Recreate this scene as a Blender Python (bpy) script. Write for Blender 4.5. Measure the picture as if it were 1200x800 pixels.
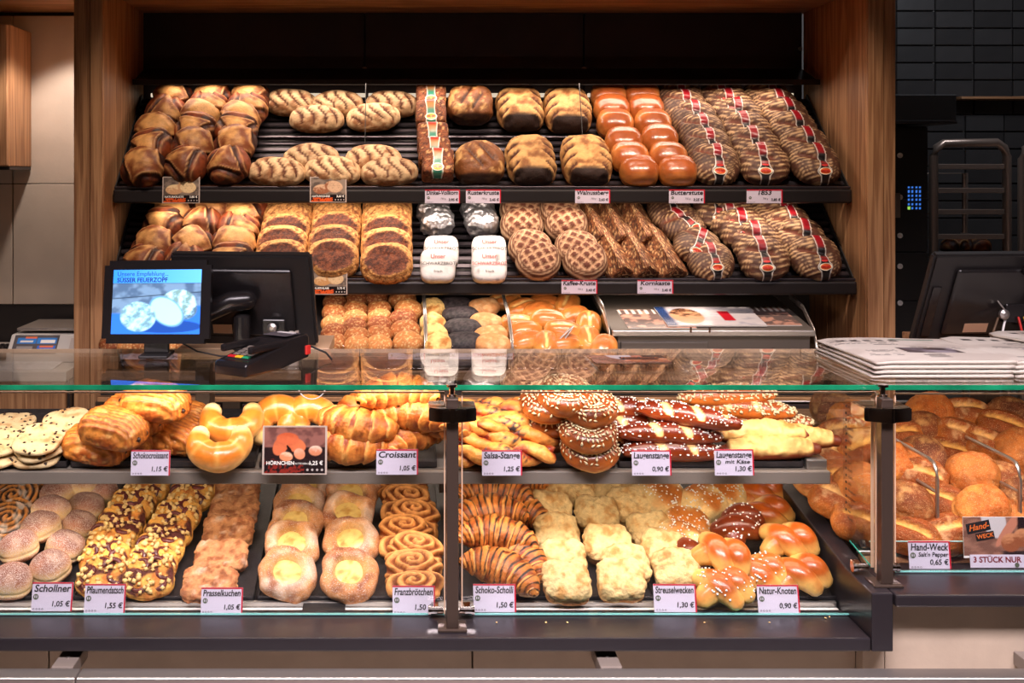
import bpy, bmesh, math, random
import numpy as np
from mathutils import Matrix, Vector, Euler

random.seed(7)
SC = bpy.context.scene
COL = SC.collection
for _o in list(bpy.data.objects):
    bpy.data.objects.remove(_o)

# ------------------------------------------------------------------ camera, world, light, exposure
F, CX, HY, ZC = 1265.0, 470.0, 200.0, 1.72          # focal length in px (1200 wide), principal point, eye height
cam = bpy.data.cameras.new('camera')
cam.sensor_width = 36.0
cam.lens = F / 1200 * 36
cam.shift_x = (600 - CX) / 1200
cam.shift_y = (HY - 400) / 1200
cam.clip_start = 0.05
camo = bpy.data.objects.new('camera', cam)
camo.location = (0, 0, ZC)
camo.rotation_euler = (math.radians(90), 0, 0)
COL.objects.link(camo)
SC.camera = camo

world = bpy.data.worlds.new('world')
SC.world = world
world.use_nodes = True
world.node_tree.nodes['Background'].inputs[0].default_value = (1.0, 0.80, 0.66, 1)
world.node_tree.nodes['Background'].inputs[1].default_value = 0.05
vs = SC.view_settings
vs.view_transform = 'Standard'
vs.look = 'None'
vs.exposure = 0.35
vs.gamma = 1.0
vs.use_curve_mapping = False
SC.cycles.use_denoising = True
SC.cycles.max_bounces = 8
SC.cycles.diffuse_bounces = 3
SC.cycles.glossy_bounces = 4
SC.cycles.transmission_bounces = 4
SC.cycles.transparent_max_bounces = 24
SC.cycles.caustics_reflective = False
SC.cycles.caustics_refractive = False
SC.cycles.sample_clamp_indirect = 6.0

WARM = (1.0, 0.79, 0.64)
WARMER = (1.0, 0.77, 0.60)


def area(name, loc, aim, sx, sy, watts, color=WARM, spread=180):
    l = bpy.data.lights.new(name, 'AREA')
    l.shape = 'RECTANGLE'
    l.size, l.size_y = sx, sy
    l.energy = watts
    l.color = color
    l.spread = math.radians(spread)
    o = bpy.data.objects.new(name, l)
    o.location = loc
    d = Vector(aim) - Vector(loc)
    o.rotation_euler = d.to_track_quat('-Z', 'Y').to_euler()
    COL.objects.link(o)
    return o


def spot(name, loc, aim, watts, angle, blend=0.6, color=WARM, size=0.04):
    l = bpy.data.lights.new(name, 'SPOT')
    l.energy = watts
    l.spot_size = math.radians(angle)
    l.spot_blend = blend
    l.color = color
    l.shadow_soft_size = size
    o = bpy.data.objects.new(name, l)
    o.location = loc
    d = Vector(aim) - Vector(loc)
    o.rotation_euler = d.to_track_quat('-Z', 'Y').to_euler()
    COL.objects.link(o)
    return o


# ceiling spots over the serving aisle, aimed at the bread shelves
for sx in (-0.55, -0.12, 0.30, 0.72, 1.12):
    spot('aisle_spot', (sx, 2.85, 2.85), (sx, 3.72, 1.45), 58, 56, 0.8)
# lamp of the customer side
COOL = (1.0, 0.86, 0.92)
area('shop_light', (0.4, 0.9, 2.8), (0.4, 1.75, 0.5), 3.2, 0.4, 62, COOL, 95)
spot('newspaper_fill', (1.3, 2.1, 2.9), (1.3, 2.5, 1.28), 14, 50, 0.8, (1.0, 0.86, 0.76))  # fill spot added from above to brighten the newspapers
# light strips of the bread shelves: under the canopy, under each shelf front
area('canopy_strip', (0.27, 3.84, 2.035), (0.27, 3.78, 1.6), 2.2, 0.03, 3.2)
area('shelf_strip', (0.27, 3.66, 1.605), (0.27, 3.72, 1.3), 2.2, 0.03, 3.0)
area('shelf_strip', (0.1, 3.62, 1.300), (0.1, 3.66, 1.1), 1.9, 0.03, 1.8)
# light strips of the glass counter: under the top pane and under the upper shelf
area('case_strip', (-0.30, 2.36, 1.245), (-0.30, 2.56, 1.02), 2.5, 0.02, 4.3, WARMER)
area('case_strip', (1.35, 2.36, 1.245), (1.35, 2.60, 1.0), 0.7, 0.02, 1.6, WARM)
area('deck_strip', (-0.10, 2.425, 1.018), (-0.10, 2.57, 0.80), 2.1, 0.02, 2.6, WARM)
# recessed downlight in the soffit over the side counter
spot('niche_spot', ((62 - CX) * 3.66 / F, 3.66, 2.29), (-1.12, 3.98, 1.45), 15, 95, 0.4, (1.0, 0.85, 0.75), 0.03)
# fill light added overhead to brighten the tiled baking corner
area('corner_fill', (2.3, 3.9, 2.9), (2.4, 5.0, 1.6), 0.6, 0.3, 9, (0.85, 0.9, 1.0))

# ------------------------------------------------------------------ helpers


def PX(px, Y):
    return (px - CX) * Y / F


def PZ(py, Y):
    return ZC - (py - HY) * Y / F


def S(r, g, b):
    c = np.array([r, g, b], float) / 255
    return np.where(c <= 0.04045, c / 12.92, ((c + 0.055) / 1.055) ** 2.4)


def S4(r, g, b):
    return tuple(S(r, g, b)) + (1.0,)


def ss(x, a, b):
    t = np.clip((x - a) / (b - a), 0, 1)
    return t * t * (3 - 2 * t)


def mixc(a, b, t):
    a = np.asarray(a, float)
    b = np.asarray(b, float)
    t = np.asarray(t, float)[:, None]
    return a * (1 - t) + b * t


def gauss(x, w):
    return np.exp(-(x / w) ** 2)


def _hash(i, j, k, s):
    n = (i.astype(np.uint32) * np.uint32(374761393) + j.astype(np.uint32) * np.uint32(668265263)
         + k.astype(np.uint32) * np.uint32(2246822519) + np.uint32((s * 3266489917) & 0xffffffff))
    n = (n ^ (n >> np.uint32(13))) * np.uint32(1274126177)
    n = n ^ (n >> np.uint32(16))
    return n.astype(np.float64) / 4294967295.0


def vnoise(P, s, seed=0):
    Q = P * s + 1000.0
    I = np.floor(Q).astype(np.int64)
    f = Q - I
    f = f * f * (3 - 2 * f)
    r = 0
    for dx in (0, 1):
        for dy in (0, 1):
            for dz in (0, 1):
                w = (f[:, 0] if dx else 1 - f[:, 0]) * (f[:, 1] if dy else 1 - f[:, 1]) * (f[:, 2] if dz else 1 - f[:, 2])
                r = r + w * _hash(I[:, 0] + dx, I[:, 1] + dy, I[:, 2] + dz, seed)
    return r * 2 - 1


def fbm(P, s, octv=3, seed=0):
    r, a, t = 0, 1.0, 0
    for i in range(octv):
        r = r + a * vnoise(P, s * 2 ** i, seed + 17 * i)
        t += a
        a *= 0.55
    return r / t


_cs = {}


def cubesphere(n):
    if n in _cs:
        return _cs[n]
    t = np.tan(np.linspace(-1, 1, n + 1) * math.pi / 4)
    U, V = np.meshgrid(t, t, indexing='ij')
    one = np.ones_like(U)
    P, Q = [], []
    for k, (a, b, c) in enumerate(((one, U, V), (-one, V, U), (V, one, U), (U, -one, V), (U, V, one), (V, U, -one))):
        P.append(np.stack([a.ravel(), b.ravel(), c.ravel()], 1))
        idx = np.arange((n + 1) ** 2).reshape(n + 1, n + 1) + k * (n + 1) ** 2
        Q.append(np.stack([idx[:-1, :-1].ravel(), idx[1:, :-1].ravel(), idx[1:, 1:].ravel(), idx[:-1, 1:].ravel()], 1))
    P = np.concatenate(P)
    P /= np.linalg.norm(P, axis=1)[:, None]
    Q = np.concatenate(Q)
    _, first, inv = np.unique(np.round(P, 6), axis=0, return_index=True, return_inverse=True)
    _cs[n] = (P[first], inv.ravel()[Q])
    return _cs[n]


def mesh(name, V, Q, mat, C=None, smooth=True, gam=1.0):
    me = bpy.data.meshes.new(name)
    V = np.asarray(V, np.float32)
    if isinstance(Q, np.ndarray):
        k = Q.shape[1]
        me.vertices.add(len(V))
        me.vertices.foreach_set('co', V.ravel())
        me.loops.add(Q.size)
        me.loops.foreach_set('vertex_index', Q.astype(np.int32).ravel())
        me.polygons.add(len(Q))
        me.polygons.foreach_set('loop_start', np.arange(0, Q.size, k, dtype=np.int32))
        me.update(calc_edges=True)
    else:
        me.from_pydata([tuple(v) for v in V], [], Q)
    if smooth:
        me.polygons.foreach_set('use_smooth', np.ones(len(me.polygons), bool))
    if C is not None:
        at = me.color_attributes.new('Col', 'FLOAT_COLOR', 'POINT')
        A = np.ones((len(V), 4), np.float32)
        A[:, :3] = np.clip(C, 0, 1) ** gam
        at.data.foreach_set('color', A.ravel())
    if mat:
        me.materials.append(mat)
    me.validate()
    me.update()
    return me


def ob(name, data, parent=None, loc=None, rot=None):
    o = bpy.data.objects.new(name, data)
    COL.objects.link(o)
    if parent:
        o.parent = parent
    if loc is not None:
        o.location = loc
    if rot is not None:
        o.rotation_euler = rot
    return o


def tag(o, label, cat, group=None):
    o['label'] = label
    o['category'] = cat
    if group:
        o['group'] = group
    return o


def struct(o):
    o['kind'] = 'structure'
    return o


def stuff(o):
    o['kind'] = 'stuff'
    return o


def thing(name, label, cat, loc=(0, 0, 0), rot=(0, 0, 0), group=None):
    o = bpy.data.objects.new(name, None)
    o.empty_display_size = 0.02
    COL.objects.link(o)
    o.location = loc
    o.rotation_euler = rot
    return tag(o, label, cat, group)


def bx(bm, x0, x1, y0, y1, z0, z1, M=None):
    vs_ = [bm.verts.new((x, y, z)) for z in (z0, z1) for y in (y0, y1) for x in (x0, x1)]
    if M is not None:
        for v in vs_:
            v.co = M @ v.co
    for f in ((0, 2, 3, 1), (4, 5, 7, 6), (0, 1, 5, 4), (2, 6, 7, 3), (0, 4, 6, 2), (1, 3, 7, 5)):
        bm.faces.new([vs_[i] for i in f])


def box(name, x0, x1, y0, y1, z0, z1, mat, parent=None, bevel=0.0, seg=2):
    bm = bmesh.new()
    bx(bm, x0, x1, y0, y1, z0, z1)
    if bevel:
        bmesh.ops.bevel(bm, geom=list(bm.edges), offset=bevel, segments=seg, affect='EDGES', profile=0.5)
    me = bpy.data.meshes.new(name)
    bm.to_mesh(me)
    bm.free()
    me.materials.append(mat)
    return ob(name, me, parent)


def prism(name, pts, x0, x1, mat, parent=None, bevel=0.0):
    """an outline in (y, z) drawn out along x"""
    bm = bmesh.new()
    A = [bm.verts.new((x0, y, z)) for y, z in pts]
    B = [bm.verts.new((x1, y, z)) for y, z in pts]
    n = len(pts)
    bm.faces.new(A)
    bm.faces.new(B[::-1])
    for i in range(n):
        bm.faces.new([A[i], B[i], B[(i + 1) % n], A[(i + 1) % n]])
    bmesh.ops.recalc_face_normals(bm, faces=list(bm.faces))
    if bevel:
        bmesh.ops.bevel(bm, geom=list(bm.edges), offset=bevel, segments=2, affect='EDGES', profile=0.5)
    me = bpy.data.meshes.new(name)
    bm.to_mesh(me)
    bm.free()
    me.materials.append(mat)
    return ob(name, me, parent)


def sweepdata(path, rad, nseg=12, sq=1.0, up=(0, 0, 1), closed=False, capk=3):
    """tube along a path; returns V, Q, s (0..1 along), phi"""
    path = np.asarray(path, float)
    k = len(path)
    rad = np.broadcast_to(np.asarray(rad, float), (k,)).copy()
    T = np.gradient(path, axis=0)
    if closed:
        T = np.roll(path, -1, 0) - np.roll(path, 1, 0)
    T /= np.linalg.norm(T, axis=1)[:, None] + 1e-12
    sv = np.linspace(0, 1, k)
    if not closed and capk:
        # rounded ends
        pre_p, pre_r, pre_T, pre_s = [], [], [], []
        post_p, post_r, post_T, post_s = [], [], [], []
        for i in range(capk):
            a = (i + 0.15) / capk * math.pi / 2
            pre_p.append(path[0] - T[0] * rad[0] * math.cos(a) * 0.9)
            pre_r.append(rad[0] * math.sin(a))
            post_p.insert(0, path[-1] + T[-1] * rad[-1] * math.cos(a) * 0.9)
            post_r.insert(0, rad[-1] * math.sin(a))
        path = np.concatenate([pre_p, path, post_p])
        rad = np.concatenate([pre_r, rad, post_r])
        T = np.concatenate([[T[0]] * capk, T, [T[-1]] * capk])
        sv = np.concatenate([np.zeros(capk), sv, np.ones(capk)])
        k = len(path)
    up = np.asarray(up, float)
    side = np.cross(T, up)
    bad = np.linalg.norm(side, axis=1) < 1e-4
    side[bad] = (1, 0, 0)
    side /= np.linalg.norm(side, axis=1)[:, None]
    upv = np.cross(side, T)
    ph = np.arange(nseg) * 2 * math.pi / nseg
    V = (path[:, None, :] + rad[:, None, None] * (np.cos(ph)[None, :, None] * side[:, None, :]
         + sq * np.sin(ph)[None, :, None] * upv[:, None, :])).reshape(-1, 3)
    idx = np.arange(k * nseg).reshape(k, nseg)
    nxt = np.roll(idx, -1, 1)
    if closed:
        a, b = idx, np.roll(idx, -1, 0)
        an, bn = nxt, np.roll(nxt, -1, 0)
    else:
        a, b, an, bn = idx[:-1], idx[1:], nxt[:-1], nxt[1:]
    Q = np.stack([a.ravel(), an.ravel(), bn.ravel(), b.ravel()], 1)
    return V, Q, np.repeat(sv, nseg), np.tile(ph, k)


def tube(name, pts, r, mat, parent=None, n=8, cap=2):
    V, Q, s, p = sweepdata(pts, r, n, up=(0.03, 0.05, 1) if abs(pts[0][2] - pts[-1][2]) < 1e9 else (0, 1, 0), capk=cap)
    return ob(name, mesh(name, V, Q, mat), parent)


def lathe(name, prof, mat, parent=None, n=20, axis='z'):
    V, Q = [], []
    for r, z in prof:
        for i in range(n):
            a = 2 * math.pi * i / n
            V.append((r * math.cos(a), r * math.sin(a), z))
    k = len(prof)
    for j in range(k - 1):
        for i in range(n):
            Q.append((j * n + i, j * n + (i + 1) % n, (j + 1) * n + (i + 1) % n, (j + 1) * n + i))
    Q.append(tuple(range(n))[::-1])
    Q.append(tuple(range((k - 1) * n, k * n)))
    V = np.array(V)
    if axis == 'y':
        V = V[:, [0, 2, 1]] * np.array([1, -1, 1])
    if axis == 'x':
        V = V[:, [2, 1, 0]]
    return ob(name, mesh(name, V, Q, mat, smooth=False), parent)


# ------------------------------------------------------------------ materials


def new_mat(name):
    m = bpy.data.materials.new(name)
    m.use_nodes = True
    nt = m.node_tree
    return m, nt, nt.nodes, nt.links, nt.nodes['Principled BSDF']


def plain(name, color, rough=0.5, metal=0.0, bump=0.0, bscale=80, var=0.0, vscale=6, spec=0.5, emit=None, es=0.0, aniso=None):
    m, nt, N, L, P = new_mat(name)
    P.inputs['Base Color'].default_value = tuple(color)[:3] + (1,)
    P.inputs['Roughness'].default_value = rough
    P.inputs['Metallic'].default_value = metal
    P.inputs['Specular IOR Level'].default_value = spec
    tc = N.new('ShaderNodeTexCoord')
    mp = N.new('ShaderNodeMapping')
    L.new(tc.outputs['Object'], mp.inputs[0])
    if aniso:
        mp.inputs['Scale'].default_value = aniso
    if var:
        no = N.new('ShaderNodeTexNoise')
        no.inputs['Scale'].default_value = vscale
        no.inputs['Detail'].default_value = 5
        L.new(mp.outputs[0], no.inputs['Vector'])
        mr = N.new('ShaderNodeMapRange')
        mr.inputs[1].default_value = 0.3
        mr.inputs[2].default_value = 0.7
        mr.inputs[3].default_value = 1 - var
        mr.inputs[4].default_value = 1 + var
        L.new(no.outputs[0], mr.inputs[0])
        sc = N.new('ShaderNodeVectorMath')
        sc.operation = 'SCALE'
        sc.inputs[0].default_value = tuple(color)[:3]
        L.new(mr.outputs[0], sc.inputs['Scale'])
        L.new(sc.outputs[0], P.inputs['Base Color'])
    if bump:
        nb = N.new('ShaderNodeTexNoise')
        nb.inputs['Scale'].default_value = bscale
        nb.inputs['Detail'].default_value = 3
        L.new(mp.outputs[0], nb.inputs['Vector'])
        b = N.new('ShaderNodeBump')
        b.inputs['Strength'].default_value = bump
        b.inputs['Distance'].default_value = 0.002
        L.new(nb.outputs[0], b.inputs['Height'])
        L.new(b.outputs[0], P.inputs['Normal'])
    if emit is not None:
        P.inputs['Emission Color'].default_value = tuple(emit)[:3] + (1,)
        P.inputs['Emission Strength'].default_value = es
    return m


def crust(name, rough=0.5, var=0.18, vscale=18, bump=0.3, bscale=120, objvar=0.12, powder=0.0, pscale=500, pcol=(0.85, 0.8, 0.75), spec=0.4, metal=0.0, coat=0.0):
    """baked dough: colour from the mesh's own crust map, broken up by noise, with fine relief"""
    m, nt, N, L, P = new_mat(name)
    at = N.new('ShaderNodeAttribute')
    at.attribute_name = 'Col'
    tc = N.new('ShaderNodeTexCoord')
    oi = N.new('ShaderNodeObjectInfo')
    of = N.new('ShaderNodeVectorMath')
    of.operation = 'MULTIPLY_ADD'
    L.new(oi.outputs['Random'], of.inputs[0])
    of.inputs[1].default_value = (7.3, 3.1, 5.7)
    L.new(tc.outputs['Object'], of.inputs[2])
    no = N.new('ShaderNodeTexNoise')
    no.inputs['Scale'].default_value = vscale
    no.inputs['Detail'].default_value = 6
    no.inputs['Roughness'].default_value = 0.65
    L.new(of.outputs[0], no.inputs['Vector'])
    mr = N.new('ShaderNodeMapRange')
    mr.inputs[1].default_value = 0.3
    mr.inputs[2].default_value = 0.7
    mr.inputs[3].default_value = 1 - var
    mr.inputs[4].default_value = 1 + var
    L.new(no.outputs[0], mr.inputs[0])
    mo = N.new('ShaderNodeMapRange')
    mo.inputs[3].default_value = 1 - objvar
    mo.inputs[4].default_value = 1 + objvar
    L.new(oi.outputs['Random'], mo.inputs[0])
    mu = N.new('ShaderNodeMath')
    mu.operation = 'MULTIPLY'
    L.new(mr.outputs[0], mu.inputs[0])
    L.new(mo.outputs[0], mu.inputs[1])
    sc = N.new('ShaderNodeVectorMath')
    sc.operation = 'SCALE'
    L.new(at.outputs['Color'], sc.inputs[0])
    L.new(mu.outputs[0], sc.inputs['Scale'])
    last = sc.outputs[0]
    if powder:
        n2 = N.new('ShaderNodeTexNoise')
        n2.inputs['Scale'].default_value = pscale
        n2.inputs['Detail'].default_value = 2
        L.new(of.outputs[0], n2.inputs['Vector'])
        r2 = N.new('ShaderNodeMapRange')
        r2.inputs[1].default_value = 0.62 - powder * 0.4
        r2.inputs[2].default_value = 0.75 - powder * 0.3
        L.new(n2.outputs[0], r2.inputs[0])
        mx = N.new('ShaderNodeMix')
        mx.data_type = 'RGBA'
        L.new(r2.outputs[0], mx.inputs['Factor'])
        L.new(last, mx.inputs['A'])
        mx.inputs['B'].default_value = tuple(pcol) + (1,)
        last = mx.outputs['Result']
    L.new(last, P.inputs['Base Color'])
    P.inputs['Roughness'].default_value = rough
    P.inputs['Specular IOR Level'].default_value = spec
    P.inputs['Metallic'].default_value = metal
    P.inputs['Coat Weight'].default_value = coat
    P.inputs['Coat Roughness'].default_value = 0.15
    nb = N.new('ShaderNodeTexNoise')
    nb.inputs['Scale'].default_value = bscale
    nb.inputs['Detail'].default_value = 4
    L.new(of.outputs[0], nb.inputs['Vector'])
    b = N.new('ShaderNodeBump')
    b.inputs['Strength'].default_value = bump
    b.inputs['Distance'].default_value = 0.004
    L.new(nb.outputs[0], b.inputs['Height'])
    L.new(b.outputs[0], P.inputs['Normal'])
    return m


def wood(name, c1, c2, axis=2, rough=0.5, scale=1.0):
    m, nt, N, L, P = new_mat(name)
    tc = N.new('ShaderNodeTexCoord')
    oi = N.new('ShaderNodeObjectInfo')
    of = N.new('ShaderNodeVectorMath')
    of.operation = 'MULTIPLY_ADD'
    L.new(oi.outputs['Random'], of.inputs[0])
    of.inputs[1].default_value = (3.3, 5.1, 4.7)
    L.new(tc.outputs['Object'], of.inputs[2])
    mp = N.new('ShaderNodeMapping')
    s = [14.0 * scale] * 3
    s[axis] = 0.9 * scale
    mp.inputs['Scale'].default_value = s
    L.new(of.outputs[0], mp.inputs[0])
    n1 = N.new('ShaderNodeTexNoise')
    n1.inputs['Scale'].default_value = 1.0
    n1.inputs['Detail'].default_value = 3
    n1.inputs['Distortion'].default_value = 0.6
    L.new(mp.outputs[0], n1.inputs['Vector'])
    ml = N.new('ShaderNodeMath')
    ml.operation = 'MULTIPLY'
    ml.inputs[1].default_value = 34
    L.new(n1.outputs[0], ml.inputs[0])
    sn = N.new('ShaderNodeMath')
    sn.operation = 'SINE'
    L.new(ml.outputs[0], sn.inputs[0])
    mp2 = N.new('ShaderNodeMapping')
    s2 = [260.0 * scale] * 3
    s2[axis] = 6 * scale
    mp2.inputs['Scale'].default_value = s2
    L.new(of.outputs[0], mp2.inputs[0])
    n2 = N.new('ShaderNodeTexNoise')
    n2.inputs['Scale'].default_value = 1.0
    n2.inputs['Detail'].default_value = 2
    L.new(mp2.outputs[0], n2.inputs['Vector'])
    ad = N.new('ShaderNodeMath')
    ad.operation = 'MULTIPLY_ADD'
    L.new(sn.outputs[0], ad.inputs[0])
    ad.inputs[1].default_value = 0.22
    L.new(n2.outputs[0], ad.inputs[2])
    cr = N.new('ShaderNodeValToRGB')
    cr.color_ramp.elements[0].position = 0.2
    cr.color_ramp.elements[0].color = tuple(c2) + (1,)
    cr.color_ramp.elements[1].position = 0.8
    cr.color_ramp.elements[1].color = tuple(c1) + (1,)
    L.new(ad.outputs[0], cr.inputs[0])
    # knots
    vo = N.new('ShaderNodeTexVoronoi')
    mp3 = N.new('ShaderNodeMapping')
    s3 = [7.0] * 3
    s3[axis] = 2.6
    mp3.inputs['Scale'].default_value = s3
    L.new(of.outputs[0], mp3.inputs[0])
    L.new(mp3.outputs[0], vo.inputs['Vector'])
    vo.inputs['Scale'].default_value = 0.8
    kr = N.new('ShaderNodeMapRange')
    kr.inputs[1].default_value = 0.04
    kr.inputs[2].default_value = 0.11
    kr.inputs[3].default_value = 0.55
    kr.inputs[4].default_value = 1.0
    L.new(vo.outputs['Distance'], kr.inputs[0])
    sc = N.new('ShaderNodeVectorMath')
    sc.operation = 'SCALE'
    L.new(cr.outputs[0], sc.inputs[0])
    L.new(kr.outputs[0], sc.inputs['Scale'])
    L.new(sc.outputs[0], P.inputs['Base Color'])
    P.inputs['Roughness'].default_value = rough
    b = N.new('ShaderNodeBump')
    b.inputs['Strength'].default_value = 0.15
    b.inputs['Distance'].default_value = 0.002
    L.new(ad.outputs[0], b.inputs['Height'])
    L.new(b.outputs[0], P.inputs['Normal'])
    return m


def glass_mat(name, tint=(0.97, 0.985, 0.975), f0=0.04, rough=0.0):
    """clear pane: Schlick mirror over straight transmission"""
    m = bpy.data.materials.new(name)
    m.use_nodes = True
    nt = m.node_tree
    N, L = nt.nodes, nt.links
    N.clear()
    out = N.new('ShaderNodeOutputMaterial')
    lw = N.new('ShaderNodeLayerWeight')
    pw = N.new('ShaderNodeMath')
    pw.operation = 'POWER'
    L.new(lw.outputs['Facing'], pw.inputs[0])
    pw.inputs[1].default_value = 5.0
    lw.inputs['Blend'].default_value = 0.5
    ma = N.new('ShaderNodeMath')
    ma.operation = 'MULTIPLY_ADD'
    L.new(pw.outputs[0], ma.inputs[0])
    ma.inputs[1].default_value = 1 - f0
    ma.inputs[2].default_value = f0
    tr = N.new('ShaderNodeBsdfTransparent')
    tr.inputs[0].default_value = tint + (1,)
    gl = N.new('ShaderNodeBsdfGlossy')
    gl.inputs['Roughness'].default_value = rough
    gl.inputs[0].default_value = (1, 1, 1, 1)
    mx = N.new('ShaderNodeMixShader')
    L.new(ma.outputs[0], mx.inputs[0])
    L.new(tr.outputs[0], mx.inputs[1])
    L.new(gl.outputs[0], mx.inputs[2])
    L.new(mx.outputs[0], out.inputs[0])
    return m


def print_mat(name, rough=0.45, emit=0.0):
    m, nt, N, L, P = new_mat(name)
    at = N.new('ShaderNodeAttribute')
    at.attribute_name = 'Col'
    L.new(at.outputs['Color'], P.inputs['Base Color'])
    P.inputs['Roughness'].default_value = rough
    if emit:
        P.inputs['Base Color'].default_value = (0, 0, 0, 1)
        L.new(at.outputs['Color'], P.inputs['Emission Color'])
        P.inputs['Emission Strength'].default_value = emit
    return m


OAK = wood('oak_upright', S(192, 145, 104), S(142, 98, 66), 2)
OAKX = wood('oak_lengthwise', S(192, 145, 104), S(142, 98, 66), 0)
BLACK = plain('black_laminate', S(34, 28, 28), 0.45, var=0.12, vscale=30)
BLACKMETAL = plain('black_metal', S(40, 36, 37), 0.32, 0.3, bump=0.05, bscale=200)
DARKPANEL = plain('dark_panel', S(48, 36, 39), 0.5, var=0.15, vscale=9)
SLATM = plain('slat_metal', S(74, 68, 74), 0.28, 0.75)
STEEL = plain('brushed_steel', S(190, 184, 180), 0.32, 0.9, bump=0.04, bscale=300, aniso=(0.05, 1, 1))
CHROME = plain('chrome', S(205, 200, 196), 0.12, 1.0)
BRONZE = plain('bronze_anodised', S(84, 70, 62), 0.35, 0.6)
LEDGE = plain('ledge_black', S(38, 34, 38), 0.28, 0.1, var=0.1)
STONE = plain('beige_stone', S(176, 160, 142), 0.6, var=0.07, vscale=14, bump=0.1, bscale=160)
STONEL = plain('pale_stone', S(196, 180, 165), 0.55, var=0.08, vscale=7, bump=0.12, bscale=120)
TRAYM = plain('tray_dark', S(52, 48, 50), 0.38, 0.35, var=0.25, vscale=60, bump=0.1, bscale=200)
GLASS = glass_mat('clear_glass')
ACRYL = glass_mat('clear_acrylic', (0.95, 0.94, 0.93), 0.05, 0.03)
GREEN = plain('glass_edge_green', S(28, 140, 98), 0.12, 0.0, var=0.5, vscale=9)
GREEN.node_tree.nodes['Principled BSDF'].inputs['Transmission Weight'].default_value = 0.25
PALEEDGE = plain('polished_glass_edge', S(225, 190, 160), 0.2, 0.0)
WHITE = plain('white_plastic', S(232, 228, 226), 0.4)
CARD = plain('card_white', S(206, 196, 214), 0.55)
RED = plain('card_red', S(190, 22, 48), 0.5)
INK = plain('ink_black', S(24, 20, 26), 0.6)
INKW = plain('ink_white', S(240, 236, 230), 0.6)
INKR = plain('ink_red', S(196, 40, 34), 0.6)
INKO = plain('ink_orange', S(226, 110, 40), 0.6)
EMBLEM = plain('emblem_olive', S(86, 92, 74), 0.5)
GREY = plain('grey_metal_paint', S(128, 118, 110), 0.42, 0.2)
PLASTIC = plain('black_plastic', S(30, 27, 28), 0.25)
PLASTICM = plain('black_plastic_matt', S(30, 27, 27), 0.55)
PRINT = print_mat('print')
PRINTG = print_mat('print_gloss', 0.25)
SCREEN = print_mat('screen_picture', 0.2, 1.5)
# ------------------------------------------------------------------ dough: crust materials
M_RUST = crust('crust_rustic', 0.55, 0.25, 40, 0.35, 160)
M_FLOUR = crust('crust_floured', 0.75, 0.22, 60, 0.5, 150)
M_SEED = crust('crust_grainy', 0.65, 0.55, 170, 0.9, 190)
M_SHINY = crust('crust_glazed', 0.28, 0.24, 34, 0.22, 80, spec=0.5, coat=0.2)
M_DARK = crust('crust_dark', 0.6, 0.3, 50, 0.4, 150)
M_ROLL = crust('crust_roll', 0.6, 0.28, 40, 0.6, 150, spec=0.25)
M_HAND = crust('crust_hand_roll', 0.65, 0.3, 50, 0.7, 150, spec=0.2, powder=0.10, pscale=420, pcol=(0.58, 0.36, 0.19))
M_FLAKY = crust('crust_flaky', 0.4, 0.34, 60, 0.7, 120)
M_SUGAR = crust('crust_sugared', 0.7, 0.18, 30, 0.35, 300, powder=0.30, pscale=700, pcol=(0.80, 0.70, 0.64))
M_SUGARL = crust('crust_dusted', 0.65, 0.25, 40, 0.5, 200, powder=0.10, pscale=520)
M_CRUMB = crust('crust_crumble', 0.7, 0.24, 70, 1.0, 140)
M_LYE = crust('crust_lye', 0.3, 0.2, 30, 0.15, 90, coat=0.25)
M_COOKIE = crust('crust_biscuit', 0.75, 0.12, 60, 0.5, 160)
M_CUSTARD = crust('custard', 0.35, 0.12, 60, 0.3, 90, coat=0.2)
M_PLUM = plain('plum_filling', S(98, 42, 40), 0.25, var=0.4, vscale=60)
M_CHOC = plain('chocolate', S(44, 22, 16), 0.35)
M_STREU = plain('streusel_lump', S(232, 196, 128), 0.7, var=0.12, vscale=60, bump=0.4, bscale=200)
M_SEEDS = plain('sunflower_seed', S(206, 188, 150), 0.5, var=0.2, vscale=90)
M_SALT = plain('salt_crystal', S(246, 244, 240), 0.4)
M_CHEESE = crust('melted_cheese', 0.5, 0.15, 40, 0.4, 90)
M_FOIL = crust('foil_wrap', 0.34, 0.1, 40, 1.0, 90, objvar=0.05, metal=0.85)
M_PAPER = crust('paper_wrap', 0.55, 0.05, 40, 0.5, 50, objvar=0.03)
M_BAND = print_mat('paper_band', 0.35)
print_font_size = 1.0

KIND = {}


def loafmap(D, a, b, ct, cb, e=2.3, nz=0.003, ns=16, seed=0, shape=None, color=None):
    A = np.abs(D)
    r = (A[:, 0] ** e + A[:, 1] ** e + A[:, 2] ** e) ** (-1 / e)
    U = D * r[:, None]
    c = np.where(D[:, 2] > 0, ct, cb)
    V = np.stack([U[:, 0] * a, U[:, 1] * b, U[:, 2] * c], 1)
    Nn = np.sign(U) * np.abs(U) ** (e - 1) / np.stack([np.full(len(D), a), np.full(len(D), b), c], 1)
    Nn /= np.linalg.norm(Nn, axis=1)[:, None] + 1e-9
    d = nz * fbm(V, ns, 3, seed) if nz else np.zeros(len(D))
    u, v, w = U[:, 0], U[:, 1], U[:, 2]
    if shape is not None:
        d = d + shape(u, v, w, V)
    C = color(u, v, w, V)
    V = V + Nn * d[:, None]
    V[:, 2] = np.maximum(V[:, 2] + cb, 0)
    return V, C, Nn


def add_kind(kind, name, mat, half, variants):
    """variants: list of (V, Q, C, children) ; children: list of (name, mesh, is_stuff, grandchildren)"""
    KIND[kind] = dict(name=name, half=half, var=[(mesh(name, V, Q, mat, C, gam=1.14), ch) for V, Q, C, ch in variants])


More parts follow.
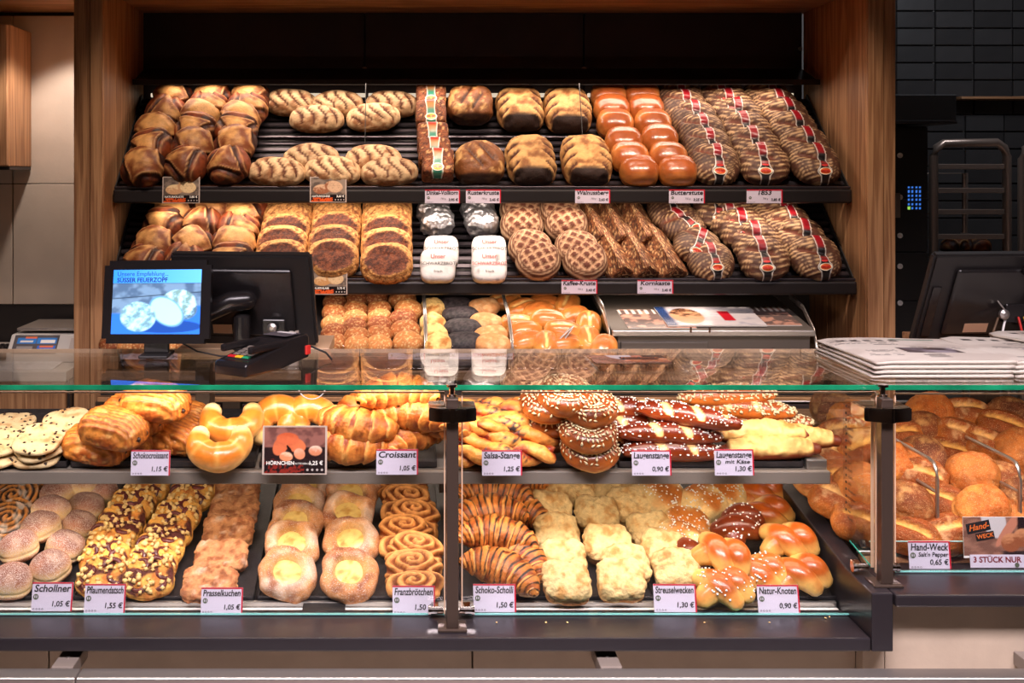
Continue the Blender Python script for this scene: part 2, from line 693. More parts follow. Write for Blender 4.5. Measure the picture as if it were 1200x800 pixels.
def blobs(kind, name, mat, n, nvar, fn, half):
    D, Q = cubesphere(n)
    out = []
    for i in range(nvar):
        r = fn(i, D)
        V, C = r[0], r[1]
        out.append((V, Q, C, r[2] if len(r) > 2 else []))
    add_kind(kind, name, mat, half, out)


def scatter(name, pts, nrm, size, mat, seed=0, shape=(1, 0.55, 0.4), lift=0.3):
    """many small lumps in one mesh (nobody could count them)"""
    rng = np.random.default_rng(seed)
    base = np.array([(1, 0, 0), (0, 1, 0), (-1, 0, 0), (0, -1, 0), (0, 0, 1), (0, 0, -1)], float)
    fq = [(0, 1, 4), (1, 2, 4), (2, 3, 4), (3, 0, 4), (1, 0, 5), (2, 1, 5), (3, 2, 5), (0, 3, 5)]
    V, Fc = [], []
    for p, nn in zip(pts, nrm):
        t = rng.normal(size=3)
        t -= nn * t.dot(nn)
        t /= np.linalg.norm(t) + 1e-9
        bt = np.cross(nn, t)
        s = size * rng.uniform(0.75, 1.25)
        W = p + nn * size * shape[2] * lift + s * (base[:, :1] * shape[0] * t + base[:, 1:2] * shape[1] * bt + base[:, 2:] * shape[2] * nn)
        k = len(V) * 6
        V.append(W)
        Fc.append(np.array(fq) + k)
    return mesh(name, np.concatenate(V), np.concatenate(Fc), mat, smooth=False)


def pick(V, Nn, cond, k, seed):
    rng = np.random.default_rng(seed)
    idx = np.nonzero(cond)[0]
    idx = rng.choice(idx, size=min(k, len(idx)), replace=False)
    return V[idx], Nn[idx]


# ---- 1 rustic round loaf: golden floured patch between dark torn flanks
def k_rustic(i, D):
    al = 0.5 + i * 1.7
    ca, sa = math.cos(al), math.sin(al)
    off = (0.12, -0.14, 0.0, 0.2, -0.05, 0.1)[i % 6]
    big = (0.62, 0.52, 0.68, 0.5, 0.6, 0.56)[i % 6]

    def m_(u, v, V):
        p, q = u * ca + v * sa - off, -u * sa + v * ca
        if i % 2:
            m = np.maximum(np.maximum(q * 0.9, -0.5 * q + 0.87 * p), -0.5 * q - 0.87 * p) * 1.25
        else:
            m = np.maximum(np.abs(p) * 0.95, np.abs(q) * 0.85)
        return m + 0.16 * fbm(V, 16, 2, 40 + i) - big + 0.5

    def shape(u, v, w, V):
        m = m_(u, v, V)
        top = ss(w, -0.1, 0.3)
        return top * (0.0035 * gauss(m - 0.52, 0.05) - 0.007 * gauss(m - 0.66, 0.08) + 0.003 * ss(0.5 - m, 0, 0.4))

    def color(u, v, w, V):
        m = m_(u, v, V)
        n = fbm(V, 60, 3, 5 + i)
        n2 = fbm(V, 18, 3, 9 + i)
        flour = mixc(S(206, 158, 100), S(126, 70, 36), ss(n2 + 0.5 * n + 0.5 * ss(m, 0.1, 0.5) - 0.15, -0.3, 0.5))
        tear = mixc(S(134, 66, 30), S(58, 27, 17), ss(n + n2 + 0.6 * gauss(m - 0.66, 0.1), -0.4, 0.7))
        c = mixc(flour, tear, ss(m, 0.50, 0.58))
        c = mixc(c, S(216, 172, 120), 0.8 * gauss(m - 0.52, 0.03) * (w > 0) * ss(n2, -0.4, 0.2))
        c = mixc(c, S(206, 160, 112), 0.6 * gauss(m - 0.86, 0.04) * (w > 0))
        return mixc(c, S(66, 32, 18), ss(-w, 0.0, 0.5))
    return loafmap(D, 0.076, 0.074, 0.064, 0.03, 2.25, 0.006, 18, 3 + i, shape, color)[:2]


blobs('rustic', 'rustic_loaf', M_RUST, 22, 6, k_rustic, (0.076, 0.074, 0.096))


# ---- 2 floured oval with slits
def k_oval(i, D):
    def sl(u, v, w):
        s = u * 2.3 + v * (0.5 + 0.2 * i) + 0.2 * i + 0.12 * np.sin(5 * v + i)
        f = s - np.floor(s)
        return gauss(f - 0.5, 0.20 * np.clip(1.1 - np.abs(v + 0.1), 0.15, 1)) * ss(0.9 - np.abs(v + 0.1), 0, 0.3) * ss(w, 0.15, 0.5) * ss(0.92 - np.abs(u), 0, 0.2)

    def shape(u, v, w, V):
        return -0.009 * sl(u, v, w)

    def color(u, v, w, V):
        n = fbm(V, 60, 3, i)
        c = mixc(S(210, 180, 142), S(150, 106, 72), ss(n + 0.6 * fbm(V, 18, 2, 4), -0.2, 0.5))
        c = mixc(c, S(92, 44, 25), ss(sl(u, v, w) + 0.2 * n, 0.3, 0.65))
        return mixc(c, S(132, 84, 52), ss(-w, 0.0, 0.6) * 0.8)
    return loafmap(D, 0.098, 0.056, 0.055, 0.024, 2.3, 0.004, 20, i, shape, color)[:2]


blobs('oval', 'oval_loaf', M_FLOUR, 18, 3, k_oval, (0.098, 0.056, 0.079))


def band_strip(mapf, x0, wd, th0, th1, k, offs, cfun, nx=7):
    """paper band that follows the loaf: D runs over the top from front (-y) to back (+y)"""
    th = np.linspace(th0, th1, k)
    xs = np.linspace(-1, 1, nx)
    T, Xx = np.meshgrid(th, xs, indexing='ij')
    wv = wd(T) if callable(wd) else np.full(T.shape, wd)
    D = np.stack([x0 + Xx * wv, -np.cos(T), np.sin(T)], -1).reshape(-1, 3)
    D /= np.linalg.norm(D, axis=1)[:, None]
    V, C, Nn = mapf(D)
    V = V + Nn * offs
    idx = np.arange(k * nx).reshape(k, nx)
    Q = np.stack([idx[:-1, :-1].ravel(), idx[:-1, 1:].ravel(), idx[1:, 1:].ravel(), idx[1:, :-1].ravel()], 1)
    Cc = cfun(T.ravel(), Xx.ravel())
    return V, Q, Cc


def text_mesh(body, size, mat, loc=(0, 0, 0), align='CENTER', shear=0.0, sx=1.0):
    cu = bpy.data.curves.new('lettering', 'FONT')
    cu.body = body
    cu.size = size
    cu.align_x = align
    cu.align_y = 'CENTER'
    cu.shear = shear
    cu.resolution_u = 3
    cu.materials.append(mat)
    return cu


def text(body, size, mat, parent, loc, align='CENTER', shear=0.0, rot=(0, 0, 0), maxw=None, name='lettering', bold=0.0):
    cu = text_mesh(body, size, mat, align=align, shear=shear)
    cu.offset = bold
    o = ob(name, cu, parent, loc, rot)
    if maxw:
        o['maxw'] = maxw
    return o


# ---- 3 grain block loaf with a green paper band
def k_block(i, D):
    def color(u, v, w, V):
        n = fbm(V, 110, 2, i)
        c = mixc(S(150, 92, 58), S(96, 52, 34), ss(n, -0.3, 0.3))
        return mixc(c, S(206, 160, 112), ss(n, 0.35, 0.5))
    f = lambda d: loafmap(d, 0.054, 0.050, 0.046, 0.04, 7, 0.002, 40, i, None, color)
    V, C, Nn = f(D)

    def bc(T, Xx):
        c = mixc(S(40, 128, 104), S(190, 120, 60), ss(T, 1.5, 2.0))
        c = mixc(c, S(176, 30, 30), ss(T, 2.0, 2.3))
        return mixc(c, S(236, 232, 222), ss(np.abs(Xx), 0.72, 0.8))
    bV, bQ, bC = band_strip(f, -0.02, 0.28, 0.12, 2.6, 26, 0.0012, bc)
    ch = []
    em, eq, ec = emblem_patch(f, -0.02, 1.05, 0.34, 0.22, 0.0026, S(238, 190, 60), S(240, 236, 226), S(206, 60, 40))
    ch.append(('paper_band', mesh('paper_band', bV, bQ, M_BAND, bC), False, [('emblem', mesh('emblem', em, eq, M_BAND, ec))]))
    return V, C, ch


def emblem_patch(f, x0, th0, rx, rt, offs, cin, crim, cmid):
    k = 5
    ring = [(0, 0)]
    n = 16
    rr = [0.3, 0.55, 0.8, 0.83, 1.0]
    P = [(0.0, 0.0)]
    for r in rr:
        for j in range(n):
            a = 2 * math.pi * j / n
            P.append((r * math.cos(a), r * math.sin(a)))
    P = np.array(P)
    th = th0 + P[:, 1] * rt
    D = np.stack([x0 + P[:, 0] * rx, -np.cos(th), np.sin(th)], 1)
    D /= np.linalg.norm(D, axis=1)[:, None]
    V, C, Nn = f(D)
    V = V + Nn * offs
    Q = []
    for j in range(n):
        Q.append((0, 1 + j, 1 + (j + 1) % n))
        for q in range(len(rr) - 1):
            a0, b0 = 1 + q * n, 1 + (q + 1) * n
            Q.append((a0 + j, b0 + j, b0 + (j + 1) % n, a0 + (j + 1) % n))
    rad = np.linalg.norm(P, axis=1)
    Cc = mixc(cin, crim, ss(rad, 0.8, 0.83))
    Cc = mixc(Cc, cmid, (np.abs(P[:, 1]) < 0.32) & (rad < 0.6) & (np.abs(P[:, 0]) > 0.05))
    return V, Q, Cc


blobs('block', 'grain_block_loaf', M_SEED, 16, 2, k_block, (0.054, 0.050, 0.086))


# ---- 4 dark crusty loaf with floured ridges, 5 long floury walnut loaf
def k_crusty(i, D):
    al = 0.6 - 1.1 * i

    def gash(u, v, w):
        p = u * math.cos(al) + v * math.sin(al)
        q = -u * math.sin(al) + v * math.cos(al)
        return (gauss(p + 0.25, 0.09) + gauss(p - 0.35, 0.09)) * ss(0.75 - np.abs(q), 0, 0.3) * ss(w, 0.2, 0.5)

    def shape(u, v, w, V):
        return -0.012 * gash(u, v, w) + 0.004 * gauss(fbm(V, 18, 2, 4 + i), 0.12)

    def color(u, v, w, V):
        n = fbm(V, 26, 4, 8 + i)
        n2 = fbm(V, 90, 2, 3)
        c = mixc(S(126, 78, 40), S(206, 164, 108), ss(n + 0.3 * n2, -0.02, 0.32))
        c = mixc(c, S(78, 42, 24), ss(gash(u, v, w), 0.3, 0.8))
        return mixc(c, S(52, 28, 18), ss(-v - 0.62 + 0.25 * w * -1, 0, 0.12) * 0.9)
    return loafmap(D, 0.080, 0.078, 0.06, 0.035, 3.0, 0.006, 18, 20 + i, shape, color)[:2]


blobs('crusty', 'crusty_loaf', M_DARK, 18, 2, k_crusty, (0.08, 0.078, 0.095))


def k_walnut(i, D):
    def gash(u, v, w):
        s = v * 2.4 + np.abs(u) * 1.1 + 0.3 * i
        f = s - np.floor(s)
        return gauss(f - 0.5, 0.2) * ss(np.abs(u), 0.38, 0.6) * ss(w, 0.05, 0.35)

    def shape(u, v, w, V):
        return -0.010 * gash(u, v, w) + 0.003 * fbm(V, 50, 2, 2 + i)

    def color(u, v, w, V):
        n = fbm(V, 34, 4, 31 + i)
        c = mixc(S(200, 158, 104), S(132, 86, 46), ss(n, -0.15, 0.45))
        c = mixc(c, S(84, 44, 28), ss(gash(u, v, w), 0.25, 0.65))
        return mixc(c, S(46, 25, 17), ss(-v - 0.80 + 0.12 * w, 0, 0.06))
    return loafmap(D, 0.084, 0.108, 0.062, 0.03, 3.2, 0.005, 16, 40 + i, shape, color)[:2]


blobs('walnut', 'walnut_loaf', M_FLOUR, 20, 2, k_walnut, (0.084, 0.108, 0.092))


# ---- 6 glossy butter loaf
def k_butter(i, D):
    def shape(u, v, w, V):
        return 0.003 * gauss(v, 0.2) - 0.004 * gauss(w + 0.25, 0.1)

    def color(u, v, w, V):
        n = fbm(V, 20, 2, i)
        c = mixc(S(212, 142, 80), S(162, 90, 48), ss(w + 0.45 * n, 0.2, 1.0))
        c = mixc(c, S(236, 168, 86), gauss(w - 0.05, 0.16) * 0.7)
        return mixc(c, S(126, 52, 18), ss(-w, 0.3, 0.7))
    return loafmap(D, 0.063, 0.058, 0.056, 0.034, 2.9, 0.003, 14, 60 + i, shape, color)[:2]


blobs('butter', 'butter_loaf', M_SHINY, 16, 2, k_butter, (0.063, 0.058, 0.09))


# ---- 7 banded round farmhouse loaf
def k_band(i, D):
    fr = (5.5, 4.6, 6.0)[i % 3]
    bend = (0.45, -0.3, 0.15)[i % 3]

    def ln(u, v, w, V):
        t = (v + bend * u * u + 0.09 * fbm(V, 14, 2, i)) * fr
        return np.abs((t - np.floor(t)) - 0.5) * 2

    def crack(u, v):
        return gauss(v + 0.35 * u - 0.2 + 0.1 * i, 0.12) * ss(0.75 - np.abs(u + 0.2), 0, 0.3)

    def shape(u, v, w, V):
        return 0.0035 * ln(u, v, w, V) - 0.012 * crack(u, v) * (w > 0.2)

    def color(u, v, w, V):
        n = fbm(V, 50, 3, 7 + i)
        c = mixc(S(92, 58, 42), S(204, 170, 130), ss(ln(u, v, w, V) + 0.6 * n, 0.55, 1.0))
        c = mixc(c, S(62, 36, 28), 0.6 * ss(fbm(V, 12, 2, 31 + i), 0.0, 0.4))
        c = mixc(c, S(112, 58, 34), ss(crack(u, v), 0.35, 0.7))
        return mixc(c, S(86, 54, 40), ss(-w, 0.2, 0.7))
    f = lambda d: loafmap(d, 0.083, 0.080, 0.044, 0.022, 2.4, 0.004, 16, 70 + i, shape, color)
    V, C, Nn = f(D)
    x0 = (0.06, -0.12, 0.14)[i % 3]

    def wd(T):
        return 0.175 + 0.13 * gauss(T - 0.92, 0.17)

    def bc(T, Xx):
        c = mixc(S(26, 20, 22), S(140, 18, 30), ss(T, 1.75, 1.85))
        c = mixc(c, S(196, 60, 60), gauss(T - 1.30, 0.05) * 0.7)
        c = mixc(c, S(26, 20, 22), ss(T, 2.75, 2.85))
        return mixc(c, S(222, 214, 206), ss(np.abs(Xx), 0.74, 0.80))
    bV, bQ, bC = band_strip(f, x0, wd, 0.0, 3.05, 40, 0.0016, bc)
    e = emblem_patch(f, x0, 0.92, 0.25, 0.16, 0.0036, S(216, 96, 40), S(240, 226, 200), S(170, 34, 26))
    e2 = emblem_patch(f, x0, 1.18, 0.14, 0.05, 0.0034, S(206, 60, 60), S(206, 60, 60), S(206, 60, 60))
    d0 = np.array([[x0, -math.cos(0.92), math.sin(0.92)]])
    c0, _, n0 = f(d0 / np.linalg.norm(d0))
    zn = Vector(n0[0]).normalized()
    yn = zn.cross(Vector((1, 0, 0))).normalized()
    xn = yn.cross(zn)
    tmp = bpy.data.objects.new('lettering', text_mesh('1853', 0.0125, INKR))
    COL.objects.link(tmp)
    tme = bpy.data.meshes.new_from_object(tmp)
    bpy.data.objects.remove(tmp)
    tme.transform(Matrix.Translation(Vector(c0[0]) + zn * 0.0052) @ Matrix((xn, yn, zn)).transposed().to_4x4())
    ch = [('paper_band', mesh('paper_band', bV, bQ, M_BAND, bC), False,
           [('lettering', tme), ('emblem', mesh('emblem', *e[:2], M_BAND, e[2])), ('ribbon_mark', mesh('ribbon_mark', *e2[:2], M_BAND, e2[2]))])]
    return V, C, ch


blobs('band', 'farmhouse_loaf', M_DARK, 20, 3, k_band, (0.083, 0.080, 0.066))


# ---- 8 grainy half loaf showing a dark face
def k_face(i, D):
    def fc(u, v, V):
        return np.sqrt((u / 0.82) ** 2 + ((v + 0.05) / 0.72) ** 2) + 0.08 * fbm(V, 40, 2, i)

    def shape(u, v, w, V):
        r = fc(u, v, V)
        cr = gauss(v - 0.05 - 0.2 * i + 0.1 * u, 0.06) * ss(0.6 - np.abs(u), 0, 0.2)
        return (w > 0) * (0.005 * gauss(r - 1, 0.1) + 0.003 * fbm(V, 60, 2, 4) * (r < 1) - 0.006 * cr * (i == 1))

    def color(u, v, w, V):
        r = fc(u, v, V)
        n = fbm(V, 130, 2, i)
        rim = mixc(S(216, 164, 104), S(138, 84, 44), ss(n, 0.0, 0.35))
        face = mixc(S(134, 76, 46), S(80, 40, 26), ss(n, -0.3, 0.35))
        return mixc(rim, face, ss(1.02 - r, 0, 0.08) * (w > 0.1) * (1 if i < 2 else 0.0))
    return loafmap(D, 0.088, 0.072, 0.036, 0.026, 2.7, 0.003, 30, 80 + i, shape, color)[:2]


blobs('face', 'grain_loaf', M_SEED, 20, 3, k_face, (0.088, 0.072, 0.062))


# ---- 9 wrapped loaves
def k_foil(i, D):
    def shape(u, v, w, V):
        return 0.014 * np.abs(fbm(V, 34, 3, 3 + i)) + 0.006 * fbm(V, 90, 2, 8 + i)

    def color(u, v, w, V):
        return np.tile(S(206, 206, 212), (len(u), 1))
    return loafmap(D, 0.055, 0.05, 0.058, 0.02, 2.6, 0.004, 30, 90 + i, shape, color)[:2]


blobs('foil', 'foil_wrapped_loaf', M_FOIL, 18, 2, k_foil, (0.055, 0.05, 0.078))


def k_paper(i, D):
    def color(u, v, w, V):
        return mixc(S(238, 236, 236), S(176, 172, 172), ss(np.abs(fbm(V, 40, 3, i)), 0.3, 0.6) * (0.3 + 0.7 * (i % 2)))
    V, C, Nn = loafmap(D, 0.058, 0.056, 0.034, 0.03, 4.2, 0.0015, 40, 95 + i, None, color)
    z = V[:, 2].max() + 0.0012
    ch = []
    for body, sz, yy, mt in (('Unser', 0.020, 0.026, INKR), ('SCHWARZBROT', 0.0155, 0.002, INK if i % 2 == 0 else INKR), ('frisch', 0.013, -0.024, INK)):
        ch.append(('lettering', text_mesh(body, sz, mt), False, [], (0, yy, z + 0.0004)))
    return V, C, ch


blobs('paper', 'paper_wrapped_loaf', M_PAPER, 16, 2, k_paper, (0.058, 0.056, 0.064))


# ---- 10 round loaf with a chequered scored top
def k_check(i, D):
    def g(u, v):
        a = 0.6 + 0.5 * i
        p = (u * math.cos(a) + v * math.sin(a)) * 2.6
        q = (-u * math.sin(a) + v * math.cos(a)) * 2.6
        fp, fq = np.abs(p - np.round(p)), np.abs(q - np.round(q))
        return np.minimum(np.abs(0.5 - fp), np.abs(0.5 - fq)), np.sqrt(u * u + v * v)

    def shape(u, v, w, V):
        d, r = g(u, v)
        return (w > 0.2) * (-0.007 * gauss(d, 0.1) * ss(0.78 - r, 0, 0.1))

    def color(u, v, w, V):
        d, r = g(u, v)
        n = fbm(V, 60, 3, i)
        top = mixc(S(196, 158, 126), S(104, 54, 34), ss(d + 0.06 * n, 0.08, 0.2))
        t = r * 9
        rim = mixc(S(110, 70, 50), S(206, 176, 144), ss(np.abs((t - np.floor(t)) - 0.5) * 2 + 0.4 * n, 0.4, 0.9))
        return mixc(rim, top, ss(0.78 - r, -0.05, 0.05) * (w > 0.1))
    return loafmap(D, 0.075, 0.073, 0.05, 0.026, 2.3, 0.004, 18, 100 + i, shape, color)[:2]


blobs('check', 'chequered_loaf', M_FLOUR, 20, 2, k_check, (0.075, 0.073, 0.076))


# ---- 11 wedge loaf rolled in seeds
def k_wedge(i, D):
    V, C, Nn = loafmap(D, 0.056, 0.105, 0.048, 0.026, 9, 0.0015, 60, i, None,
                       lambda u, v, w, V: mixc(mixc(S(150, 98, 62), S(86, 48, 32), ss(fbm(V, 150, 2, i), -0.3, 0.2)), S(220, 182, 134), ss(fbm(V, 170, 2, 7 + i), 0.2, 0.4)))
    h = V[:, 2] / 0.074
    V[:, 0] *= 1 - 0.80 * ss(h, 0.05, 1.0)
    V[:, 0] -= 0.012 * h
    return V, C


blobs('wedge', 'seeded_wedge_loaf', M_SEED, 28, 2, k_wedge, (0.056, 0.105, 0.074))


# ---- rolls of the bins
def k_seedroll(i, D):
    def color(u, v, w, V):
        n = fbm(V, 210, 2, i)
        base = (S(176, 112, 66), S(146, 84, 50), S(196, 136, 84))[i % 3]
        c = mixc(base, base * 0.6, ss(fbm(V, 22, 2, 3), -0.1, 0.5))
        return mixc(c, S(224, 192, 140), ss(n, 0.18, 0.4) * ss(w, 0, 0.4) * (0.9 if i != 1 else 0.5))
    return loafmap(D, 0.043, 0.040, 0.03, 0.018, 2.3, 0.004, 30, 110 + i, None, color)[:2]


blobs('seedroll', 'seeded_roll', M_ROLL, 26, 3, k_seedroll, (0.043, 0.040, 0.048))


def k_scone(i, D):
    def color(u, v, w, V):
        n = fbm(V, 40, 3, i)
        return mixc(S(236, 204, 138), S(190, 132, 70), ss(n, 0.0, 0.5))
    return loafmap(D, 0.044, 0.042, 0.032, 0.018, 2.4, 0.007, 34, 120 + i, None, color)[:2]


blobs('scone', 'pale_roll', M_CRUMB, 18, 2, k_scone, (0.044, 0.042, 0.05))


def k_poppy(i, D):
    def color(u, v, w, V):
        n = fbm(V, 160, 2, i)
        c = mixc(S(70, 62, 66), S(36, 32, 38), ss(n, -0.2, 0.3))
        return mixc(c, S(196, 150, 96), ss(gauss(v - 0.1, 0.14) * ss(0.6 - np.abs(u), 0, .3) + 0.3 * n, 0.7, 0.95) * (i == 1))
    return loafmap(D, 0.066, 0.042, 0.03, 0.016, 2.3, 0.003, 24, 130 + i, None, color)[:2]


blobs('poppy', 'poppy_seed_roll', M_DARK, 18, 2, k_poppy, (0.066, 0.042, 0.046))


def k_tan(i, D):
    def color(u, v, w, V):
        n = fbm(V, 50, 3, i)
        return mixc(S(206, 152, 102), S(222, 182, 136), ss(n, -0.1, 0.4))
    return loafmap(D, 0.058, 0.043, 0.032, 0.018, 2.4, 0.004, 22, 140 + i, None, color)[:2]


blobs('tan', 'floured_roll', M_FLOUR, 18, 2, k_tan, (0.058, 0.043, 0.05))


def k_gold(i, D):
    def sp(u, v, w):
        return gauss(v - 0.08 * np.sin(3 * u), 0.16) * ss(0.85 - np.abs(u), 0, 0.3) * ss(w, 0.3, 0.6) * (1 if i else 0.15)

    def color(u, v, w, V):
        n = fbm(V, 22, 2, i)
        c = mixc(S(232, 172, 94), S(198, 122, 62), ss(w + 0.5 * n, 0.1, 1.0))
        c = mixc(c, S(244, 208, 140), ss(sp(u, v, w), 0.35, 0.8))
        return mixc(c, S(240, 190, 110), gauss(w + 0.1, 0.2) * 0.6)
    return loafmap(D, 0.062, 0.043, 0.034, 0.018, 2.3, 0.003, 20, 150 + i, lambda u, v, w, V: -0.008 * sp(u, v, w), color)[:2]


blobs('gold', 'golden_roll', M_SHINY, 14, 2, k_gold, (0.062, 0.043, 0.052))


# ---- big rolls of the counter's end
def k_hand(i, D):
    def crackf(u, v, w, V):
        return gauss(fbm(V, 16, 2, 5 + i), 0.05)

    def color(u, v, w, V):
        n = fbm(V, 40, 3, i)
        n2 = fbm(V, 12, 2, 4 + i)
        a, b = ((S(208, 134, 70), S(160, 84, 40)), (S(194, 124, 72), S(132, 72, 40)), (S(222, 152, 78), S(184, 100, 44)), (S(170, 106, 66), S(104, 58, 40)))[i % 4]
        c = mixc(a, b, ss(w + 0.9 * n2 + 0.4 * n, 0.0, 1.1))
        c = mixc(c, S(226, 178, 120), ss(n, 0.15, 0.6) * (0.6 if i in (1, 3) else 0.3))
        c = mixc(c, S(236, 190, 120), gauss(w + 0.05, 0.2) * 0.5)
        return mixc(c, S(230, 180, 116), crackf(u, v, w, V) * 0.22 * (w > 0.2))
    dims = ((0.060, 0.056, 0.05, 0.028), (0.058, 0.056, 0.052, 0.026), (0.070, 0.052, 0.046, 0.026), (0.056, 0.054, 0.046, 0.026))[i % 4]
    return loafmap(D, *dims, 2.3, 0.004, 20, 160 + i, lambda u, v, w, V: -0.003 * crackf(u, v, w, V) * (w > 0.2), color)[:2]


blobs('hand', 'hand_rolled_roll', M_HAND, 18, 4, k_hand, (0.062, 0.056, 0.077))


def k_split(i, D):
    def sp(u, v, w):
        return gauss(v + 0.25 * u, 0.2) * ss(0.9 - np.abs(u), 0, 0.3) * ss(w, 0.3, 0.6)

    def shape(u, v, w, V):
        return -0.012 * sp(u, v, w) + 0.006 * gauss(v + 0.25 * u - 0.3, 0.1) * (w > 0.3)

    def color(u, v, w, V):
        n = fbm(V, 40, 3, i)
        c = mixc(S(204, 128, 62), S(150, 80, 38), ss(w + 0.5 * n, 0.0, 0.9))
        c = mixc(c, S(230, 178, 102), ss(sp(u, v, w), 0.35, 0.75))
        return mixc(c, S(226, 186, 140), ss(n, 0.1, 0.4) * 0.5 * (i == 1))
    return loafmap(D, 0.074, 0.054, 0.05, 0.026, 2.4, 0.004, 18, 170 + i, shape, color)[:2]


blobs('split', 'split_roll', M_HAND, 18, 2, k_split, (0.074, 0.054, 0.076))


# ---- counter: biscuits
def k_cookie(i, D):
    def color(u, v, w, V):
        n = fbm(V, 70, 3, i)
        return mixc(S(222, 198, 156), S(190, 150, 102), ss(n, -0.1, 0.5))
    V, C, Nn = loafmap(D, 0.054, 0.052, 0.009, 0.007, 3.2, 0.0025, 45, 180 + i, None, color)
    p, q = pick(V, Nn, (V[:, 2] > 0.011), 26, i)
    return V, C, [('chocolate_chips', scatter('chocolate_chips', p, q, 0.0042, M_CHOC, i, (1, 0.75, 0.5)), True, [])]


blobs('cookie', 'chocolate_chip_biscuit', M_COOKIE, 16, 2, k_cookie, (0.054, 0.052, 0.016))


# ---- flaky chocolate pastry
def k_pain(i, D):
    def lay(u, V):
        t = u * 5 + 0.5 * fbm(V, 22, 2, i)
        return np.abs((t - np.floor(t)) - 0.5) * 2

    def shape(u, v, w, V):
        return 0.005 * lay(v, V) + 0.006 * np.abs(fbm(V, 60, 3, i))

    def color(u, v, w, V):
        n = fbm(V, 45, 3, i)
        c = mixc(S(222, 148, 72), S(160, 82, 34), ss(lay(v, V) + 0.9 * n, 0.1, 1.1))
        return mixc(c, S(240, 192, 120), ss(n, 0.2, 0.6) * 0.7)
    V, C, Nn = loafmap(D, 0.076, 0.05, 0.042, 0.02, 2.9, 0.004, 24, 190 + i, shape, color)
    ch = []
    P, Nr = [], []
    for sx in (-1, 1):
        for yy in (-0.015, 0.012):
            P.append((sx * 0.074, yy, 0.026))
            Nr.append((sx, 0, 0.2))
    Nr = np.array(Nr)
    Nr /= np.linalg.norm(Nr, axis=1)[:, None]
    ch.append(('chocolate_filling', scatter('chocolate_filling', np.array(P), Nr, 0.009, M_CHOC, i, (1, 0.8, 0.8)), True, []))
    return V, C, ch


blobs('pain', 'chocolate_pastry', M_FLAKY, 24, 2, k_pain, (0.076, 0.05, 0.062))


def add_sweep(kind, name, mat, half, parts_fn, nvar):
    out = []
    for i in range(nvar):
        V, Q, C, ch = parts_fn(i)
        V = V - np.array([0, 0, V[:, 2].min()])
        out.append((V, Q, C, ch))
    add_kind(kind, name, mat, half, out)


def arcpath(R, a0, a1, k, sy=1.0):
    a = np.linspace(math.radians(a0), math.radians(a1), k)
    return np.stack([R * np.cos(a), R * sy * np.sin(a) - R * sy * 0.35, np.zeros(k)], 1)


# ---- horseshoe milk roll
def k_horn(i):
    P = arcpath(0.044, 196, -16, 26, 0.95)
    s = np.linspace(0, 1, 26)
    r = 0.0215 + 0.0095 * np.sin(s * math.pi) + 0.001 * np.sin(s * 18)
    V, Q, sv, ph = sweepdata(P, r, 16, 0.95)
    n = fbm(V, 30, 2, i)
    up = np.sin(ph)
    C = mixc(S(246, 214, 146), S(216, 132, 52), ss(up + 0.2 * n, -0.35, 0.7))
    C = mixc(C, S(248, 226, 172), ss(np.abs(sv - 0.5), 0.44, 0.5))
    rg = np.abs(np.sin(sv * 13))
    C = mixc(C, S(240, 190, 110), gauss(rg, 0.18) * 0.5)
    return V, Q, C, []


add_sweep('horn', 'milk_horn', M_SHINY, (0.066, 0.055, 0.05), k_horn, 1)


# ---- croissants (plain and with chocolate drizzle)
def croissant(i, drizzle):
    k = 96
    a = np.linspace(math.radians(164), math.radians(16), k)
    R = 0.092
    P = np.stack([R * np.cos(a), R * 0.5 * np.sin(a) - 0.028, np.zeros(k)], 1)
    s = np.linspace(0, 1, k)
    V, Q, sv, ph = sweepdata(P, 1.0, 22, 1.0, capk=0)
    ctr = np.repeat(P, 22, axis=0)
    off = V - ctr
    d = np.abs(sv - 0.5) * 2
    # overlapping leaves that step down towards both tips
    q = d * 3.4 + 0.10 * np.sin(ph * 2 + i) + 0.06 * np.sin(ph * 5)
    st = q - np.floor(q)
    env = 0.040 * np.clip(1 - d ** 1.7, 0, 1) ** 0.75 + 0.004
    r = env * (0.92 + 0.17 * ss(st, 0.0, 0.12) - 0.15 * st)
    V = ctr + off * r[:, None] * np.array([1, 1, 0.9])
    V += off * (0.0025 * fbm(V, 70, 2, i))[:, None]
    n = fbm(V, 60, 3, 5 + i)
    n2 = fbm(V * np.array([1, 0.4, 0.4]), 160, 2, 6)
    C = mixc(S(222, 144, 70), S(148, 70, 28), ss(st * 0.8 + 0.6 * n + 0.4 * n2, 0.0, 0.95))
    C = mixc(C, S(240, 186, 110), gauss(st - 0.06, 0.08) * 0.7)
    C = mixc(C, S(226, 172, 104), ss(-np.sin(ph), 0.1, 0.7))
    if drizzle:
        z = (sv * 15 + 0.35 * np.sin(ph * 1.0) + 0.7 * fbm(V, 16, 2, 8 + i)) % 1.0
        C = mixc(C * 0.9, S(30, 14, 13), ss(gauss(z - 0.5, 0.14), 0.35, 0.6) * ss(np.sin(ph), -0.1, 0.2))
    V = V[:]
    return V, Q, C, []


add_sweep('croissant', 'croissant', M_FLAKY, (0.085, 0.045, 0.066), lambda i: croissant(i, False), 2)
add_sweep('drizzle', 'drizzled_croissant', M_FLAKY, (0.085, 0.045, 0.066), lambda i: croissant(i, True), 2)


